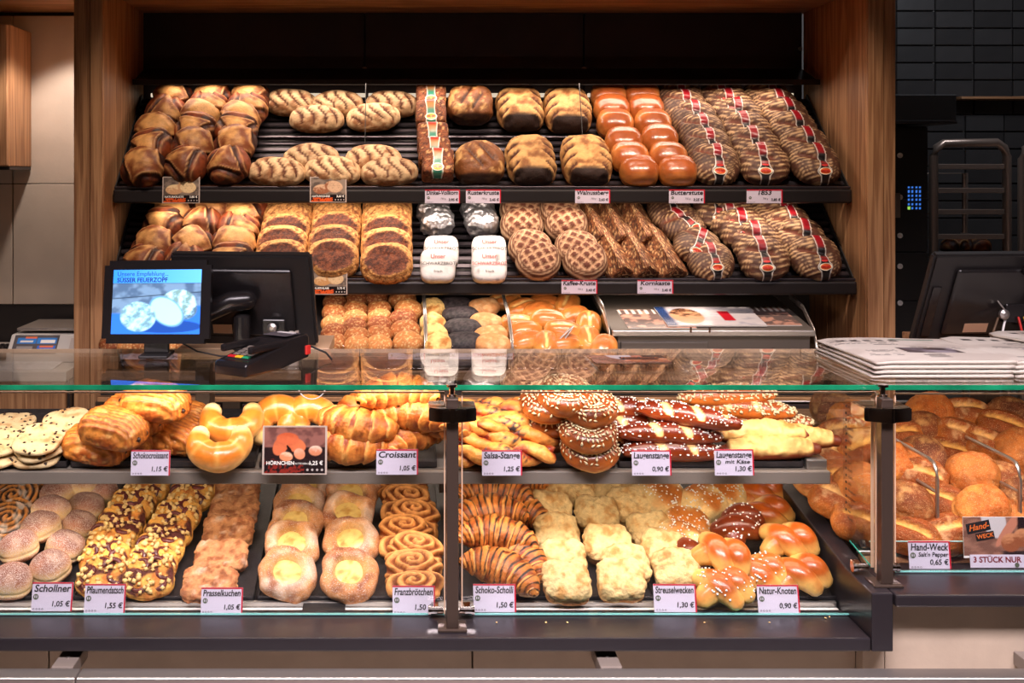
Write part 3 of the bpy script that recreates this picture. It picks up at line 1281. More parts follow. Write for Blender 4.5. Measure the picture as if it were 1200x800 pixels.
# ---- twisted savoury stick
def k_twist(i):
    Vs, Qs, Cs = [], [], []
    off = 0
    k = 50
    s = np.linspace(0, 1, k)
    for st in (0, 1):
        a = s * 2 * math.pi * 1.6 + st * math.pi + i
        P = np.stack([(s - 0.5) * 0.23, 0.013 * np.cos(a), 0.011 * np.sin(a)], 1)
        r = 0.017 * np.clip(np.sin(s * math.pi), 0.0, 1) ** 0.25 + 0.002
        V, Q, sv, ph = sweepdata(P, r, 14, 0.9)
        V += 0.003 * fbm(V, 50, 2, i + st)[:, None]
        n = fbm(V, 40, 3, 3 + i)
        d = np.sqrt(V[:, 1] ** 2 + V[:, 2] ** 2)
        C = mixc(S(140, 44, 24), S(228, 160, 82), ss(d + 0.008 * n, 0.016, 0.024))
        C = mixc(C, S(240, 196, 122), ss(n, 0.15, 0.6) * 0.5)
        pz = gauss(sv - 0.5 - 0.1 * st, 0.14)
        C = mixc(C, S(64, 56, 58), ss(fbm(V, 230, 2, 9) + pz * 0.7, 0.5, 0.7) * (V[:, 2] > 0))
        Vs.append(V)
        Qs.append(Q + off)
        Cs.append(C)
        off += len(V)
    return np.concatenate(Vs), np.concatenate(Qs), np.concatenate(Cs), []


add_sweep('twist', 'twisted_stick', M_FLAKY, (0.115, 0.03, 0.056), k_twist, 2)


# ---- seeded ring
def k_ring(i):
    k = 32
    a = np.arange(k) * 2 * math.pi / k
    P = np.stack([0.040 * np.cos(a), 0.038 * np.sin(a), np.zeros(k)], 1)
    V, Q, sv, ph = sweepdata(P, 0.0255, 16, 0.95, closed=True)
    V += 0.003 * fbm(V, 30, 2, i)[:, None]
    zz = V[:, 2]
    n = fbm(V, 40, 2, i)
    C = mixc(S(196, 116, 52), S(122, 60, 28), ss(zz + 0.01 * n, -0.01, 0.022))
    C = mixc(C, S(232, 190, 116), ss(-zz, 0.010, 0.019))
    V2 = V - np.array([0, 0, V[:, 2].min()])
    Nn = np.stack([np.cos(np.arctan2(V[:, 1], V[:, 0])) * np.cos(ph) * 1, np.sin(np.arctan2(V[:, 1], V[:, 0])) * np.cos(ph), np.sin(ph)], 1)
    rr = np.sqrt(V[:, 0] ** 2 + V[:, 1] ** 2) - 0.039
    Nn = np.stack([V[:, 0] / (rr + 0.039) * rr, V[:, 1] / (rr + 0.039) * rr, V[:, 2]], 1)
    Nn /= np.linalg.norm(Nn, axis=1)[:, None] + 1e-9
    p, q = pick(V2, Nn, V[:, 2] > 0.002, 190, i)
    return V, Q, C, [('sunflower_seeds', scatter('sunflower_seeds', p, q, 0.0062, M_SEEDS, i, (1, 0.45, 0.32), 0.8), True, [])]


add_sweep('ring', 'seeded_ring_roll', M_LYE, (0.066, 0.064, 0.05), k_ring, 2)


# ---- lye sticks
def stick(i, mode):
    k = 80
    s = np.linspace(0, 1, k)
    L = 0.21
    P = np.stack([(s - 0.5) * L, 0.006 * np.sin(s * 3 + i), np.zeros(k)], 1)
    r = 0.027 * np.clip(np.sin(np.clip(s, 0.03, 0.97) * math.pi), 0, 1) ** 0.27
    V, Q, sv, ph = sweepdata(P, r, 26, 0.92)
    x, y, z = V[:, 0], V[:, 1], V[:, 2]
    n = fbm(V, 30, 3, i)
    t = (x * 15 + y * 9 + 0.25 * i)
    f = t - np.floor(t)
    split = gauss(f - 0.5, 0.16) * ss(z, 0.003, 0.014) * ss(0.46 - np.abs(sv - 0.5), 0, 0.1)
    ch = []
    Nn = np.stack([np.zeros(len(ph)), -np.cos(ph), np.sin(ph)], 1)
    up = np.sin(ph)
    if mode == 'lye':
        C = mixc(S(160, 74, 30), S(108, 40, 18), ss(up + 0.3 * n, -0.2, 0.9))
        C = mixc(C, S(238, 200, 140), ss(split + 0.15 * n, 0.35, 0.7))
        V[:, 2] -= 0.005 * split
    elif mode == 'cheese':
        C = mixc(S(150, 70, 30), S(112, 46, 20), ss(up, -0.2, 0.9))
        cap = ss(up + 0.25 * fbm(V, 40, 2, 3 + i), 0.0, 0.2) * ss(0.47 - np.abs(sv - 0.5), 0, 0.03)
        C = mixc(C, mixc(S(228, 192, 124), S(190, 126, 62), ss(n + 0.5 * fbm(V, 80, 2, 2), -0.1, 0.6)), cap)
        V[:, 2] += cap * (0.005 + 0.012 * fbm(V, 40, 3, 21 + i))
        V[:, 1] -= cap * 0.005 * fbm(V, 60, 2, 2) * np.sign(np.cos(ph))
    else:
        C = mixc(S(196, 116, 54), S(150, 78, 34), ss(up + 0.3 * n, -0.2, 0.9))
        C = mixc(C, S(240, 206, 146), ss(split, 0.4, 0.8) * (i == 1))
    V2 = V - np.array([0, 0, V[:, 2].min()])
    sel = (up > 0.1)
    rng = np.random.default_rng(i)
    if mode == 'lye':
        p, q = pick(V2, Nn, sel & (split < 0.4), 130, i)
        ch = [('salt_grains', scatter('salt_grains', p, q, 0.0026, M_SALT, i, (1, 0.9, 0.8), 0.5), True, [])]
    elif mode == 'seed':
        p, q = pick(V2, Nn, sel, 190, i)
        ch = [('sunflower_seeds', scatter('sunflower_seeds', p, q, 0.0062, M_SEEDS, i, (1, 0.45, 0.32), 0.6), True, [])]
    return V, Q, C, ch


add_sweep('lye', 'lye_stick', M_LYE, (0.105, 0.027, 0.05), lambda i: stick(i, 'lye'), 2)
add_sweep('cheesestick', 'cheese_lye_stick', M_CHEESE, (0.105, 0.027, 0.055), lambda i: stick(i, 'cheese'), 2)
add_sweep('seedstick', 'seeded_stick', M_LYE, (0.105, 0.027, 0.05), lambda i: stick(i, 'seed'), 2)


# ---- sugared doughnut
def k_donut(i, D):
    def color(u, v, w, V):
        n = fbm(V, 26, 2, i)
        c = mixc(S(186, 112, 68), S(132, 68, 42), ss(w + 0.4 * n, 0.2, 1.0))
        c = mixc(c, S(214, 180, 156), ss(fbm(V, 40, 3, 5 + i), 0.0, 0.5) * 0.5 * ss(w, 0.1, 0.5))
        c = mixc(c, S(248, 220, 156), gauss(w - 0.06, 0.34))
        return mixc(c, S(186, 116, 70), ss(-w, 0.3, 0.6))
    return loafmap(D, 0.050, 0.050, 0.042, 0.03, 2.35, 0.003, 18, 200 + i, lambda u, v, w, V: -0.003 * gauss(w + 0.02, 0.12), color)[:2]


blobs('donut', 'sugared_doughnut', M_SUGAR, 18, 2, k_donut, (0.050, 0.050, 0.072))


# ---- poppy-seed whirl
def k_whirl(i, D):
    def sp(u, v):
        r = np.sqrt(u * u + v * v)
        t = r * 4.2 - np.arctan2(v, u) / (2 * math.pi)
        return np.abs((t - np.floor(t)) - 0.5) * 2

    def color(u, v, w, V):
        n = fbm(V, 60, 2, i)
        c = mixc(S(60, 48, 52), S(226, 158, 88), ss(sp(u, v), 0.42, 0.6))
        return mixc(c, S(236, 226, 216), ss(n, 0.1, 0.4) * 0.6 * ss(w, 0.2, 0.6))
    return loafmap(D, 0.062, 0.060, 0.024, 0.012, 3.4, 0.002, 30, 210 + i, lambda u, v, w, V: 0.006 * ss(sp(u, v), 0.3, 0.8) * (w > 0.3), color)[:2]


blobs('whirl', 'poppy_seed_whirl', M_SHINY, 22, 1, k_whirl, (0.062, 0.060, 0.036))


# ---- plum crumble slice
def k_plum(i, D):
    def color(u, v, w, V):
        n = fbm(V, 40, 3, i)
        c = mixc(S(236, 182, 94), S(196, 122, 54), ss(n, -0.1, 0.5))
        pl = ss(fbm(V, 26, 2, 20 + i), 0.1, 0.22) * ss(w, 0.3, 0.5)
        return mixc(c, S(96, 40, 34), pl)
    V, C, Nn = loafmap(D, 0.064, 0.056, 0.024, 0.014, 2.9, 0.006, 26, 220 + i, lambda u, v, w, V: 0.006 * fbm(V, 50, 2, i) * (w > 0.2), color)
    rng = np.random.default_rng(i)
    Vs, Qs, off = [], [], 0
    for j in range(6):
        a = rng.uniform(0, 6.28)
        cx, cy = 0.040 * math.cos(j * 1.05 + i), 0.032 * math.sin(j * 1.05 + i)
        t = np.linspace(-1.4, 1.4, 10)
        P = np.stack([cx + 0.019 * np.cos(t + a), cy + 0.017 * np.sin(t + a), 0.038 + 0.003 * np.cos(t * 2)], 1)
        v, q, _, _ = sweepdata(P, 0.0072 * (1 - 0.3 * np.abs(t) / 1.4), 8, 0.7)
        v[:, 2] -= 0.006 * ((v[:, 0] / 0.064) ** 2 + (v[:, 1] / 0.056) ** 2)
        Vs.append(v)
        Qs.append(q + off)
        off += len(v)
    pm = mesh('plum_slices', np.concatenate(Vs), np.concatenate(Qs), M_PLUM)
    p, q = pick(V, Nn, V[:, 2] > 0.028, 42, i)
    return V, C, [('plum_slices', pm, True, []), ('streusel', scatter('streusel', p, q, 0.0085, M_STREU, i, (1, 0.85, 0.8), 0.5), True, [])]


blobs('plum', 'plum_crumble_slice', M_CRUMB, 18, 3, k_plum, (0.064, 0.056, 0.042))


# ---- iced crumble slice
def k_prassel(i, D):
    def color(u, v, w, V):
        n = fbm(V, 70, 3, i)
        c = mixc(S(206, 150, 104), S(160, 98, 60), ss(n, -0.15, 0.45))
        return mixc(c, S(236, 212, 190), ss(fbm(V, 34, 3, 6 + i), 0.1, 0.5) * 0.6 * ss(w, 0.2, 0.6))
    return loafmap(D, 0.064, 0.046, 0.015, 0.012, 5.5, 0.005, 34, 230 + i, lambda u, v, w, V: 0.012 * np.abs(fbm(V, 70, 2, 2 + i)) * (w > 0), color)[:2]


blobs('prassel', 'iced_crumble_slice', M_CRUMB, 22, 2, k_prassel, (0.064, 0.046, 0.030))


# ---- custard pastry
def k_custard(i, D):
    def shape(u, v, w, V):
        r = np.sqrt(u * u + v * v)
        return (w > 0) * (-0.030 * ss(0.64 - r, 0, 0.22)) + 0.008 * fbm(V, 26, 2, 3 + i)

    def color(u, v, w, V):
        n = fbm(V, 36, 3, i)
        r = np.sqrt(u * u + v * v)
        c = mixc(S(210, 150, 98), S(150, 86, 50), ss(n + 0.4 * w, 0.0, 0.8))
        c = mixc(c, S(240, 218, 196), ss(fbm(V, 22, 3, 9 + i) + 0.3 * w, 0.15, 0.6) * 0.55)
        return mixc(c, S(246, 214, 140), gauss(r - 0.52, 0.07) * 0.5)
    V, C, Nn = loafmap(D, 0.069, 0.066, 0.034, 0.014, 2.5, 0.005, 18, 240 + i, shape, color)
    d2, q2 = cubesphere(10)
    cV = d2 * np.array([0.040, 0.038, 0.007]) + np.array([0, 0, 0.024])
    cV[:, 2] += 0.003 * fbm(cV, 60, 2, i)
    nn = fbm(cV, 80, 2, 4 + i)
    cC = mixc(S(232, 202, 122), S(204, 154, 72), ss(nn, -0.1, 0.5))
    cC = mixc(cC, S(186, 112, 46), ss(fbm(cV, 55, 2, 14 + i), 0.3, 0.55) * 0.7)
    return V, C, [('custard_filling', mesh('custard_filling', cV, q2, M_CUSTARD, cC), False, [])]


blobs('custard', 'custard_pastry', M_SUGARL, 22, 3, k_custard, (0.069, 0.066, 0.046))


# ---- cinnamon double whirl
def k_franz(i, D):
    def sp(u, v):
        yy = np.where(v > 0, v - 0.45, v + 0.45)
        r = np.sqrt((u * 0.85) ** 2 + (yy * 1.5) ** 2)
        t = r * 3.5 - np.arctan2(yy, u) / (2 * math.pi) + 0.3 * i + 0.1 * fbm(np.stack([u, v, u * 0], 1), 3, 2, i)
        return np.abs((t - np.floor(t)) - 0.5) * 2

    def shape(u, v, w, V):
        return (w > 0) * (0.010 * ss(sp(u, v), 0.25, 0.8) - 0.014 * gauss(v, 0.14))

    def color(u, v, w, V):
        n = fbm(V, 50, 2, i)
        c = mixc(S(134, 72, 32), S(230, 168, 102), ss(sp(u, v) + 0.3 * n, 0.3, 0.7))
        return mixc(c, S(196, 126, 66), ss(-w, 0, 0.5))
    return loafmap(D, 0.062, 0.056, 0.036, 0.014, 2.6, 0.004, 20, 250 + i, shape, color)[:2]


blobs('franz', 'cinnamon_whirl', M_ROLL, 26, 2, k_franz, (0.062, 0.056, 0.05))


# ---- crumble-topped block
def k_block2(i, D):
    def color(u, v, w, V):
        n = fbm(V, 40, 3, i)
        c = mixc(S(228, 200, 146), S(200, 152, 90), ss(n + 0.5 * fbm(V, 90, 2, 3), -0.1, 0.6))
        c = mixc(c, S(196, 132, 68), ss(-w, -0.15, 0.25) * ss(n, -0.5, 0.2))
        return c
    return loafmap(D, 0.056, 0.050, 0.036, 0.026, 3.8, 0.008, 22, 260 + i, lambda u, v, w, V: 0.010 * np.abs(fbm(V, 55, 2, 7 + i)) * ss(w, 0, 0.4) - 0.003 * gauss(w - 0.1, 0.1), color)[:2]


blobs('streusel', 'crumble_bun', M_CRUMB, 24, 4, k_block2, (0.056, 0.050, 0.062))


# ---- round milk bun with pearl sugar
def k_bun(i, D):
    def color(u, v, w, V):
        n = fbm(V, 20, 2, i)
        c = mixc(S(246, 216, 156), S(202, 124, 50), ss(w + 0.7 * n, 0.45, 1.0))
        return mixc(c, S(252, 236, 196), gauss(w - 0.15, 0.25) * 0.5)
    V, C, Nn = loafmap(D, 0.060, 0.056, 0.042, 0.026, 2.5, 0.006, 16, 270 + i, None, color)
    p, q = pick(V, Nn, V[:, 2] > 0.056, 60, i)
    return V, C, [('pearl_sugar', scatter('pearl_sugar', p, q, 0.0028, M_SALT, i, (1, 0.9, 0.8), 0.5), True, [])]


blobs('bun', 'sugar_bun', M_ROLL, 18, 2, k_bun, (0.060, 0.056, 0.068))


# ---- knotted rolls
def k_knot(i, dark=False):
    Vs, Qs, Cs = [], [], []
    off = 0
    k = 24
    s = np.linspace(0, 1, k)
    lay = (((-0.040, -0.018), (0.036, 0.022), 0.002, 0.028), ((-0.036, 0.026), (0.020, -0.030), 0.010, 0.027), ((0.006, 0.030), (0.046, -0.016), 0.012, 0.026))
    for j, (a, b, hz, rr) in enumerate(lay):
        a, b = np.array(a), np.array(b)
        mid = (a + b) / 2 + np.array([0.006 * (j - 1), 0.006])
        P2 = (1 - s)[:, None] ** 2 * a + 2 * (s * (1 - s))[:, None] * mid + s[:, None] ** 2 * b
        P = np.concatenate([P2, (hz + 0.010 * np.sin(s * math.pi))[:, None]], 1)
        r = rr * (0.72 + 0.32 * np.sin(s * math.pi))
        V, Q, sv, ph = sweepdata(P, r, 18, 0.9)
        n = fbm(V, 24, 2, i)
        up = np.sin(ph)
        if dark:
            C = mixc(S(214, 140, 74), S(122, 54, 24), ss(up + 0.3 * n, -0.5, 0.6))
        else:
            C = mixc(S(240, 196, 116), S(188, 98, 36), ss(up * np.sin(np.clip(sv, 0.1, .9) * math.pi) + 0.4 * n, 0.0, 0.7))
        Vs.append(V)
        Qs.append(Q + off)
        Cs.append(C)
        off += len(V)
    V = np.concatenate(Vs)
    Vz = V - np.array([0, 0, V[:, 2].min()])
    ch = []
    if i >= 1 or dark:
        Nn = V / (np.linalg.norm(V, axis=1)[:, None] + 1e-9)
        p, q = pick(Vz, Nn, V[:, 2] > 0.022, 70, i)
        ch = [('pearl_sugar', scatter('pearl_sugar', p, q, 0.0027, M_SALT, i, (1, 0.9, 0.8), 0.4), True, [])]
    return V, np.concatenate(Qs), np.concatenate(Cs), ch


add_sweep('knot', 'knotted_roll', M_SHINY, (0.066, 0.05, 0.066), k_knot, 2)
add_sweep('darkknot', 'dark_knotted_roll', M_LYE, (0.066, 0.05, 0.066), lambda i: k_knot(i, True), 1)


# ---- placing: a piece rests on a tilted surface (y0, z0, slope); the wanted sight line only picks where on it
class Plane:
    def __init__(self, y0, z0, slope):
        self.y0, self.z0, self.slope = y0, z0, slope
        self.ang = math.atan(slope)


_cnt = {}


def place(kind, px, py, plane, label, group, cat='bread', tilt=None, spin=0.0, lift=0.0, scale=1.0, roll=0.0, v=None):
    K = KIND[kind]
    i = _cnt.get(kind, 0)
    _cnt[kind] = i + 1
    v = i if v is None else v
    me, ch = K['var'][v % len(K['var'])]
    a, b, H = [q * scale for q in K['half']]
    t = plane.ang if tilt is None else math.radians(tilt)
    d = t - plane.ang
    bb = b if abs(math.sin(math.radians(spin))) < 0.7 else a
    h = bb * abs(math.sin(d)) * 0.92 + H / 2 * math.cos(d) + lift
    sa, ca = math.sin(plane.ang), math.cos(plane.ang)
    # sight line through (px, py): point = Y * (dx, 1, dz) + eye
    dx, dz = (px - CX) / F, (HY - py) / F
    # -(Y - y0) sa + (ZC + Y dz - z0) ca = h
    Y = (h - ca * (ZC - plane.z0) - plane.y0 * sa) / (ca * dz - sa)
    Cw = Vector((Y * dx, Y, ZC + Y * dz))
    M = (Matrix.Rotation(t, 4, 'X') @ Matrix.Rotation(math.radians(roll), 4, 'Y') @ Matrix.Rotation(math.radians(spin), 4, 'Z'))
    loc = Cw - (M @ Vector((0, 0, H / 2)))
    o = ob(K['name'], me, None, loc, M.to_euler())
    o.scale = (scale,) * 3
    tag(o, label, cat, group)
    for c in ch:
        nm, dt, st, gc = c[:4]
        co = ob(nm, dt, o, c[4] if len(c) > 4 else None)
        if st:
            stuff(co)
        for g in gc:
            ob(g[0], g[1], co)
    return o


ORD = ['', 'second', 'third', 'fourth', 'fifth', 'sixth', 'seventh', 'eighth']


def column(kind, pts, plane, desc, where, group, cat='bread', jit=4, tail=('front', 'rear'), **kw):
    """pts listed from the front to the back"""
    n = len(pts)
    for k, p in enumerate(pts):
        if n == 1:
            lab = '%s, %s' % (desc, where)
        elif k == 0:
            lab = '%s, %s of %s' % (desc, tail[0], where)
        elif k == n - 1:
            lab = '%s, %s of %s' % (desc, tail[1], where)
        else:
            lab = '%s, %s from %s in %s' % (desc, ORD[k], tail[0], where)
        q = dict(kw)
        if len(p) > 2:
            q.update(p[2])
        q['spin'] = q.get('spin', 0) + random.uniform(-jit, jit)
        q['roll'] = q.get('roll', 0) + random.uniform(-jit, jit) * 0.5
        place(kind, p[0], p[1], plane, lab, group, cat, **q)
# ------------------------------------------------------------------ the setting
def sbox(name, *a, **k):
    return struct(box(name, *a, **k))


sbox('floor', -5, 5, -2, 6, -0.05, 0, plain('floor_tile', S(178, 164, 150), 0.35, var=0.1))
sbox('ceiling', -5, 5, -2, 6, 2.95, 3.0, plain('ceiling_paint', S(140, 126, 114), 0.8))
sbox('wall_left', -2.6, -2.55, -2, 6, 0, 2.95, plain('wall_brown', S(122, 100, 82), 0.7))
sbox('wall_right', 3.6, 3.65, -2, 6, 0, 2.95, plain('wall_grey', S(70, 62, 60), 0.7))
sbox('wall_front', -2.6, 3.6, -1.9, -1.85, 0, 2.95, plain('wall_shop', S(110, 94, 80), 0.7))
# soffit over the bread wall, with its boards
so = sbox('trim_1', -2.55, 1.6, 3.46, 4.12, 2.335, 2.95, OAKX)
for y0, y1 in ((3.455, 3.68), (3.683, 3.90), (3.903, 4.10)):
    box('board', -2.55, 1.602, y0, y1, 2.315, 2.334, OAKX, so, 0.0015, 1)
# back wall behind the shelves: three dark panels
bw = sbox('wall_back', -0.98, 1.515, 4.09, 4.14, 0, 2.335, BLACK)
for x0, x1 in ((-0.975, -0.139), (-0.135, 0.686), (0.690, 1.510)):
    box('panel', x0, x1, 4.065, 4.088, 1.0, 2.314, DARKPANEL, bw, 0.002, 1)
for x in (-0.137, 0.688):
    lathe('fixing_button', [(0.011, 0), (0.011, 0.006), (0.006, 0.009)], STEEL, bw, 14, 'y').location = (x, 4.064, 2.1)
lathe('fixing_button', [(0.008, 0), (0.008, 0.006)], STEEL, bw, 12, 'y').location = (PX(938, 4.06), 4.064, PZ(57, 4.06))
# oak uprights with their planks
for nm, x0, x1, inner in (('trim_2', -1.062, -0.968, 1), ('trim_3', 1.513, 1.604, -1)):
    core = sbox(nm, x0 + 0.012, x1 - 0.012, 3.515, 4.06, 0, 2.315, OAK)
    box('plank', x0 + 0.001, x0 + 0.052, 3.50, 3.516, 0, 2.314, OAK, core, 0.001, 1)
    box('plank', x0 + 0.054, x1 - 0.001, 3.50, 3.516, 0, 2.314, OAK, core, 0.001, 1)
    xi = (x1 - 0.012, x1) if inner > 0 else (x0, x0 + 0.012)
    for y0, y1 in ((3.517, 3.665), (3.668, 3.83), (3.833, 4.06)):
        box('plank', xi[0], xi[1], y0, y1, 0, 2.314, OAK, core, 0.001, 1)
    xo = (x0, x0 + 0.012) if inner > 0 else (x1 - 0.012, x1)
    box('plank', xo[0], xo[1], 3.517, 4.06, 0, 2.314, OAK, core, 0.001, 1)
# niche on one side: stone slabs, black splash strip
nw = sbox('wall_niche', -2.55, -1.062, 4.06, 4.12, 0, 2.335, BLACK)
for x0, x1 in ((-2.5, -1.452), (-1.448, -1.063)):
    for z0, z1 in ((1.222, 1.670), (1.673, 2.298)):
        box('slab', x0, x1, 4.03, 4.058, z0, z1, STONEL, nw, 0.0015, 1)
box('splash_strip', -2.5, -1.063, 4.035, 4.058, 1.08, 1.219, BLACK, nw)
# dark tiled wall of the baking corner, every tile its own piece
tw = sbox('wall_tiled', 1.5, 3.55, 5.02, 5.1, 0, 2.95, plain('grout', S(120, 116, 112), 0.8))
TILE = [plain('tile_%s' % q, S(*c), 0.3, var=0.14, vscale=7, bump=0.35, bscale=22) for q, c in (('slate', (52, 50, 50)), ('slate_pale', (60, 58, 58)))]
tm = []
for m_ in TILE:
    bm = bmesh.new()
    bx(bm, 0.003, 0.177, -0.006, 0.012, 0.003, 0.077)
    bmesh.ops.bevel(bm, geom=[e for e in bm.edges if all(v.co.y < 0 for v in e.verts)], offset=0.0025, segments=1, affect='EDGES')
    me_ = bpy.data.meshes.new('tile')
    bm.to_mesh(me_)
    bm.free()
    me_.materials.append(m_)
    tm.append(me_)
for r in range(20):
    z = 2.78 - 0.08 * r
    sh = 0.0 if r < 11 else 0.14
    for c_ in range(6):
        x = 2.115 + c_ * 0.18 + sh
        if 2.1 < x < 2.98:
            t_ = ob('tile', tm[(r * 7 + c_ * 3) % 2], tw, (x, 5.008 - 0.0012 * ((r * 5 + c_ * 2) % 3), z))
sh_ = thing('wall_shelf', 'narrow pale wooden shelf board on the dark tiled wall', 'shelf', (2.85, 4.95, PZ(113, 4.92)))
box('board', -0.30, 0.4, -0.04, 0.06, -0.012, 0.0, OAKX, sh_, 0.002)

# downlight in the soffit
dl = thing('downlight', 'small round recessed ceiling lamp in the oak soffit above the weighing scale', 'lamp', (PX(62, 3.66), 3.66, 2.3145))
lathe('trim_ring', [(0.038, 0.0), (0.040, -0.004), (0.030, -0.006), (0.028, -0.001)], CHROME, dl, 24)
lathe('lens', [(0.027, 0.0005), (0.027, -0.003), (0.001, -0.004)], plain('lamp_lens', S(255, 250, 240), 0.3, emit=(1, 0.93, 0.86), es=14), dl, 20)

# wall cupboard at the picture's edge of the niche
cu_ = thing('wall_cupboard', 'oak wall cupboard hanging beside the stone slabs', 'cupboard', (-1.62, 3.9, PZ(195, 3.8)))
box('body', -0.3, 0.242, -0.10, 0.125, 0, 0.50, OAK, cu_, 0.003)
box('door', -0.3, 0.240, -0.122, -0.102, 0.003, 0.497, OAK, cu_, 0.002)
box('bottom_panel', -0.3, 0.242, -0.10, 0.12, -0.012, -0.001, BLACK, cu_, 0.001)

# ------------------------------------------------------------------ bread wall: canopy, shelves, bins, cabinet
can = thing('light_canopy', 'dark sloping light canopy above the top bread shelf', 'canopy', (0.268, 3.95, 2.04))
xa, xb = -0.966 - 0.268, 1.508 - 0.268
prism('hood', [(0.11, 0.065), (-0.07, 0.002), (-0.07, -0.006), (0.11, 0.052)], xa + 0.002, xb - 0.004, BLACKMETAL, can, 0.001)
box('front_lip', xa + 0.002, xb - 0.004, -0.078, -0.071, -0.012, 0.008, BLACKMETAL, can, 0.001)
for x0, x1 in ((xa + 0.03, -0.40), (-0.39, 0.42), (0.43, xb - 0.04)):
    box('light_profile', x0, x1, 0.085, 0.10, -0.045, -0.030, plain('profile_white', S(236, 220, 196), 0.4, emit=(1, 0.82, 0.62), es=0.6), can, 0.002)


def bread_shelf(name, label, x0, x1, plane, fy, ztop, zbot, n):
    root = thing(name, label, 'shelf', (0, plane.y0, plane.z0))
    a = plane.ang
    L = 0.50
    bm = bmesh.new()
    bx(bm, x0 + 0.004, x1 - 0.004, -0.0105, 0.0105, -0.010, 0)
    bmesh.ops.bevel(bm, geom=list(bm.edges), offset=0.003, segments=2, affect='EDGES')
    me_ = bpy.data.meshes.new('slat')
    bm.to_mesh(me_)
    bm.free()
    me_.materials.append(SLATM)
    for k in range(n):
        t = 0.03 + (L - 0.05) * k / (n - 1)
        ob('slat', me_, root, (0, t * math.cos(a), t * math.sin(a)), (a, 0, 0))
    bk = box('backing_board', x0 + 0.004, x1 - 0.004, 0.01, L, -0.03, -0.022, BLACK, root)
    bk.rotation_euler = (a, 0, 0)
    y = fy - plane.y0
    box('fascia', x0, x1, y - 0.012, y + 0.03, zbot - plane.z0, ztop - plane.z0 - 0.009, BLACKMETAL, root, 0.008, 3)
    box('lip', x0 + 0.004, x1 - 0.004, y - 0.008, y + 0.012, ztop - plane.z0 - 0.0085, ztop - plane.z0, SLATM, root, 0.002, 2)
    for q in (0.255,):
        r_ = box('stop_rail', x0 + 0.01, x1 - 0.01, -0.004, 0.004, 0.0, 0.016, SLATM, root, 0.002)
        r_.location = (0, q * math.cos(a), q * math.sin(a))
        r_.rotation_euler = (a, 0, 0)
    for px in (427, 687):
        xx = PX(px, 3.70)
        tube('tension_wire', [(xx, 0.07 if ztop > 1.5 else 0.05, ztop - plane.z0), (xx, 0.20, ztop - plane.z0 + (0.362 if ztop > 1.5 else 0.245))], 0.0014, PLASTICM, root, 6)
    for xx in (x0 + 0.002, x1 - 0.002):
        e_ = box('end_plate', xx - 0.002, xx + 0.002, 0.0, L, -0.03, 0.012, PLASTICM, root)
        e_.rotation_euler = (a, 0, 0)
    return root


P1 = Plane(3.645, 1.660, 0.90)
P2 = Plane(3.605, 1.356, 0.90)
PB = Plane(3.445, 1.135, 0.28)
bread_shelf('bread_shelf', 'upper black slatted bread shelf right under the light canopy', -0.964, 1.509, P1, 3.62, 1.668, 1.611, 14)
bread_shelf('bread_shelf', 'lower black slatted bread shelf above the roll bins', -0.965, 1.509, P2, 3.58, 1.364, 1.309, 14)

# roll bins
BINX = (-0.955, -0.32, 0.079, 0.354, 0.672)
for k in range(4):
    lab = ('roll bin with reddish rolls under the lower bread shelf, hidden mostly by the tablet', 'roll bin holding seeded brown rolls in rows beside the till monitor',
           'roll bin holding pale, black poppy and floured rolls', 'roll bin holding glossy golden rolls and the tongs')[k]
    r_ = thing('roll_bin', lab, 'bin', ((BINX[k] + BINX[k + 1]) / 2, 3.44, 1.09), group='roll bins')
    w_ = (BINX[k + 1] - BINX[k]) / 2 - 0.003
    bt = box('bin_floor', -w_, w_, 0.0, 0.60, -0.006, -0.001, TRAYM, r_)
    bt.location = (0, 0.004, 0.045)
    bt.rotation_euler = (PB.ang, 0, 0)
    box('front_strip', -w_, w_, -0.012, 0.0, 0.0, 0.075, ACRYL, r_, 0.001)
    for sx in (-1, 1):
        if k == 0 and sx < 0:
            continue
        prism('divider', [(-0.004, 0.0), (-0.004, 0.085), (0.12, 0.155), (0.56, 0.255), (0.56, 0.03), (0.03, 0.0)], sx * w_ - 0.0015, sx * w_ + 0.0015, ACRYL, r_)
        tube('divider_rod', [(sx * w_, -0.006, 0.01), (sx * w_, -0.006, 0.07), (sx * w_, 0.005, 0.09), (sx * w_, 0.12, 0.158), (sx * w_, 0.55, 0.255)], 0.0032, STEEL, r_, 8)

# serving cabinet under the bread wall
bc_ = thing('back_cabinet', 'long oak and black back cabinet under the roll bins', 'cabinet', (0.27, 3.45, 0))
x0, x1 = -0.966 - 0.27, 1.513 - 0.27
box('worktop', x0, x1, -0.03, 0.60, 1.055, 1.085, plain('worktop_brown', S(132, 100, 74), 0.4, var=0.1), bc_, 0.003)
box('body', x0, x1, 0.02, 0.60, 0.0, 1.054, BLACK, bc_)
box('rail', x0, x1, -0.015, 0.018, 0.985, 0.999, OAKX, bc_, 0.001)
for k in range(7):
    xx = x0 + 0.02 + k * 0.405
    box('stile', xx - 0.028, xx + 0.028, -0.012, 0.018, 0.05, 0.984, BRONZE, bc_, 0.001)
    if k < 6:
        d_ = box('drawer', xx + 0.034, xx + 0.371, -0.004, 0.019, 0.72, 0.975, plain('drawer_front', S(70, 44, 38), 0.35) if k == 0 else bpy.data.materials['drawer_front'], bc_, 0.002)
        box('handle', xx + 0.13, xx + 0.28, -0.016, -0.006, 0.93, 0.945, BRONZE, d_, 0.002)
nc = thing('side_counter', 'oak side counter that carries the weighing scale', 'counter', (-1.75, 3.45, 0))
box('worktop', -0.78, 0.686, -0.02, 0.575, 1.05, 1.082, plain('worktop_pale', S(206, 196, 186), 0.35), nc, 0.003)
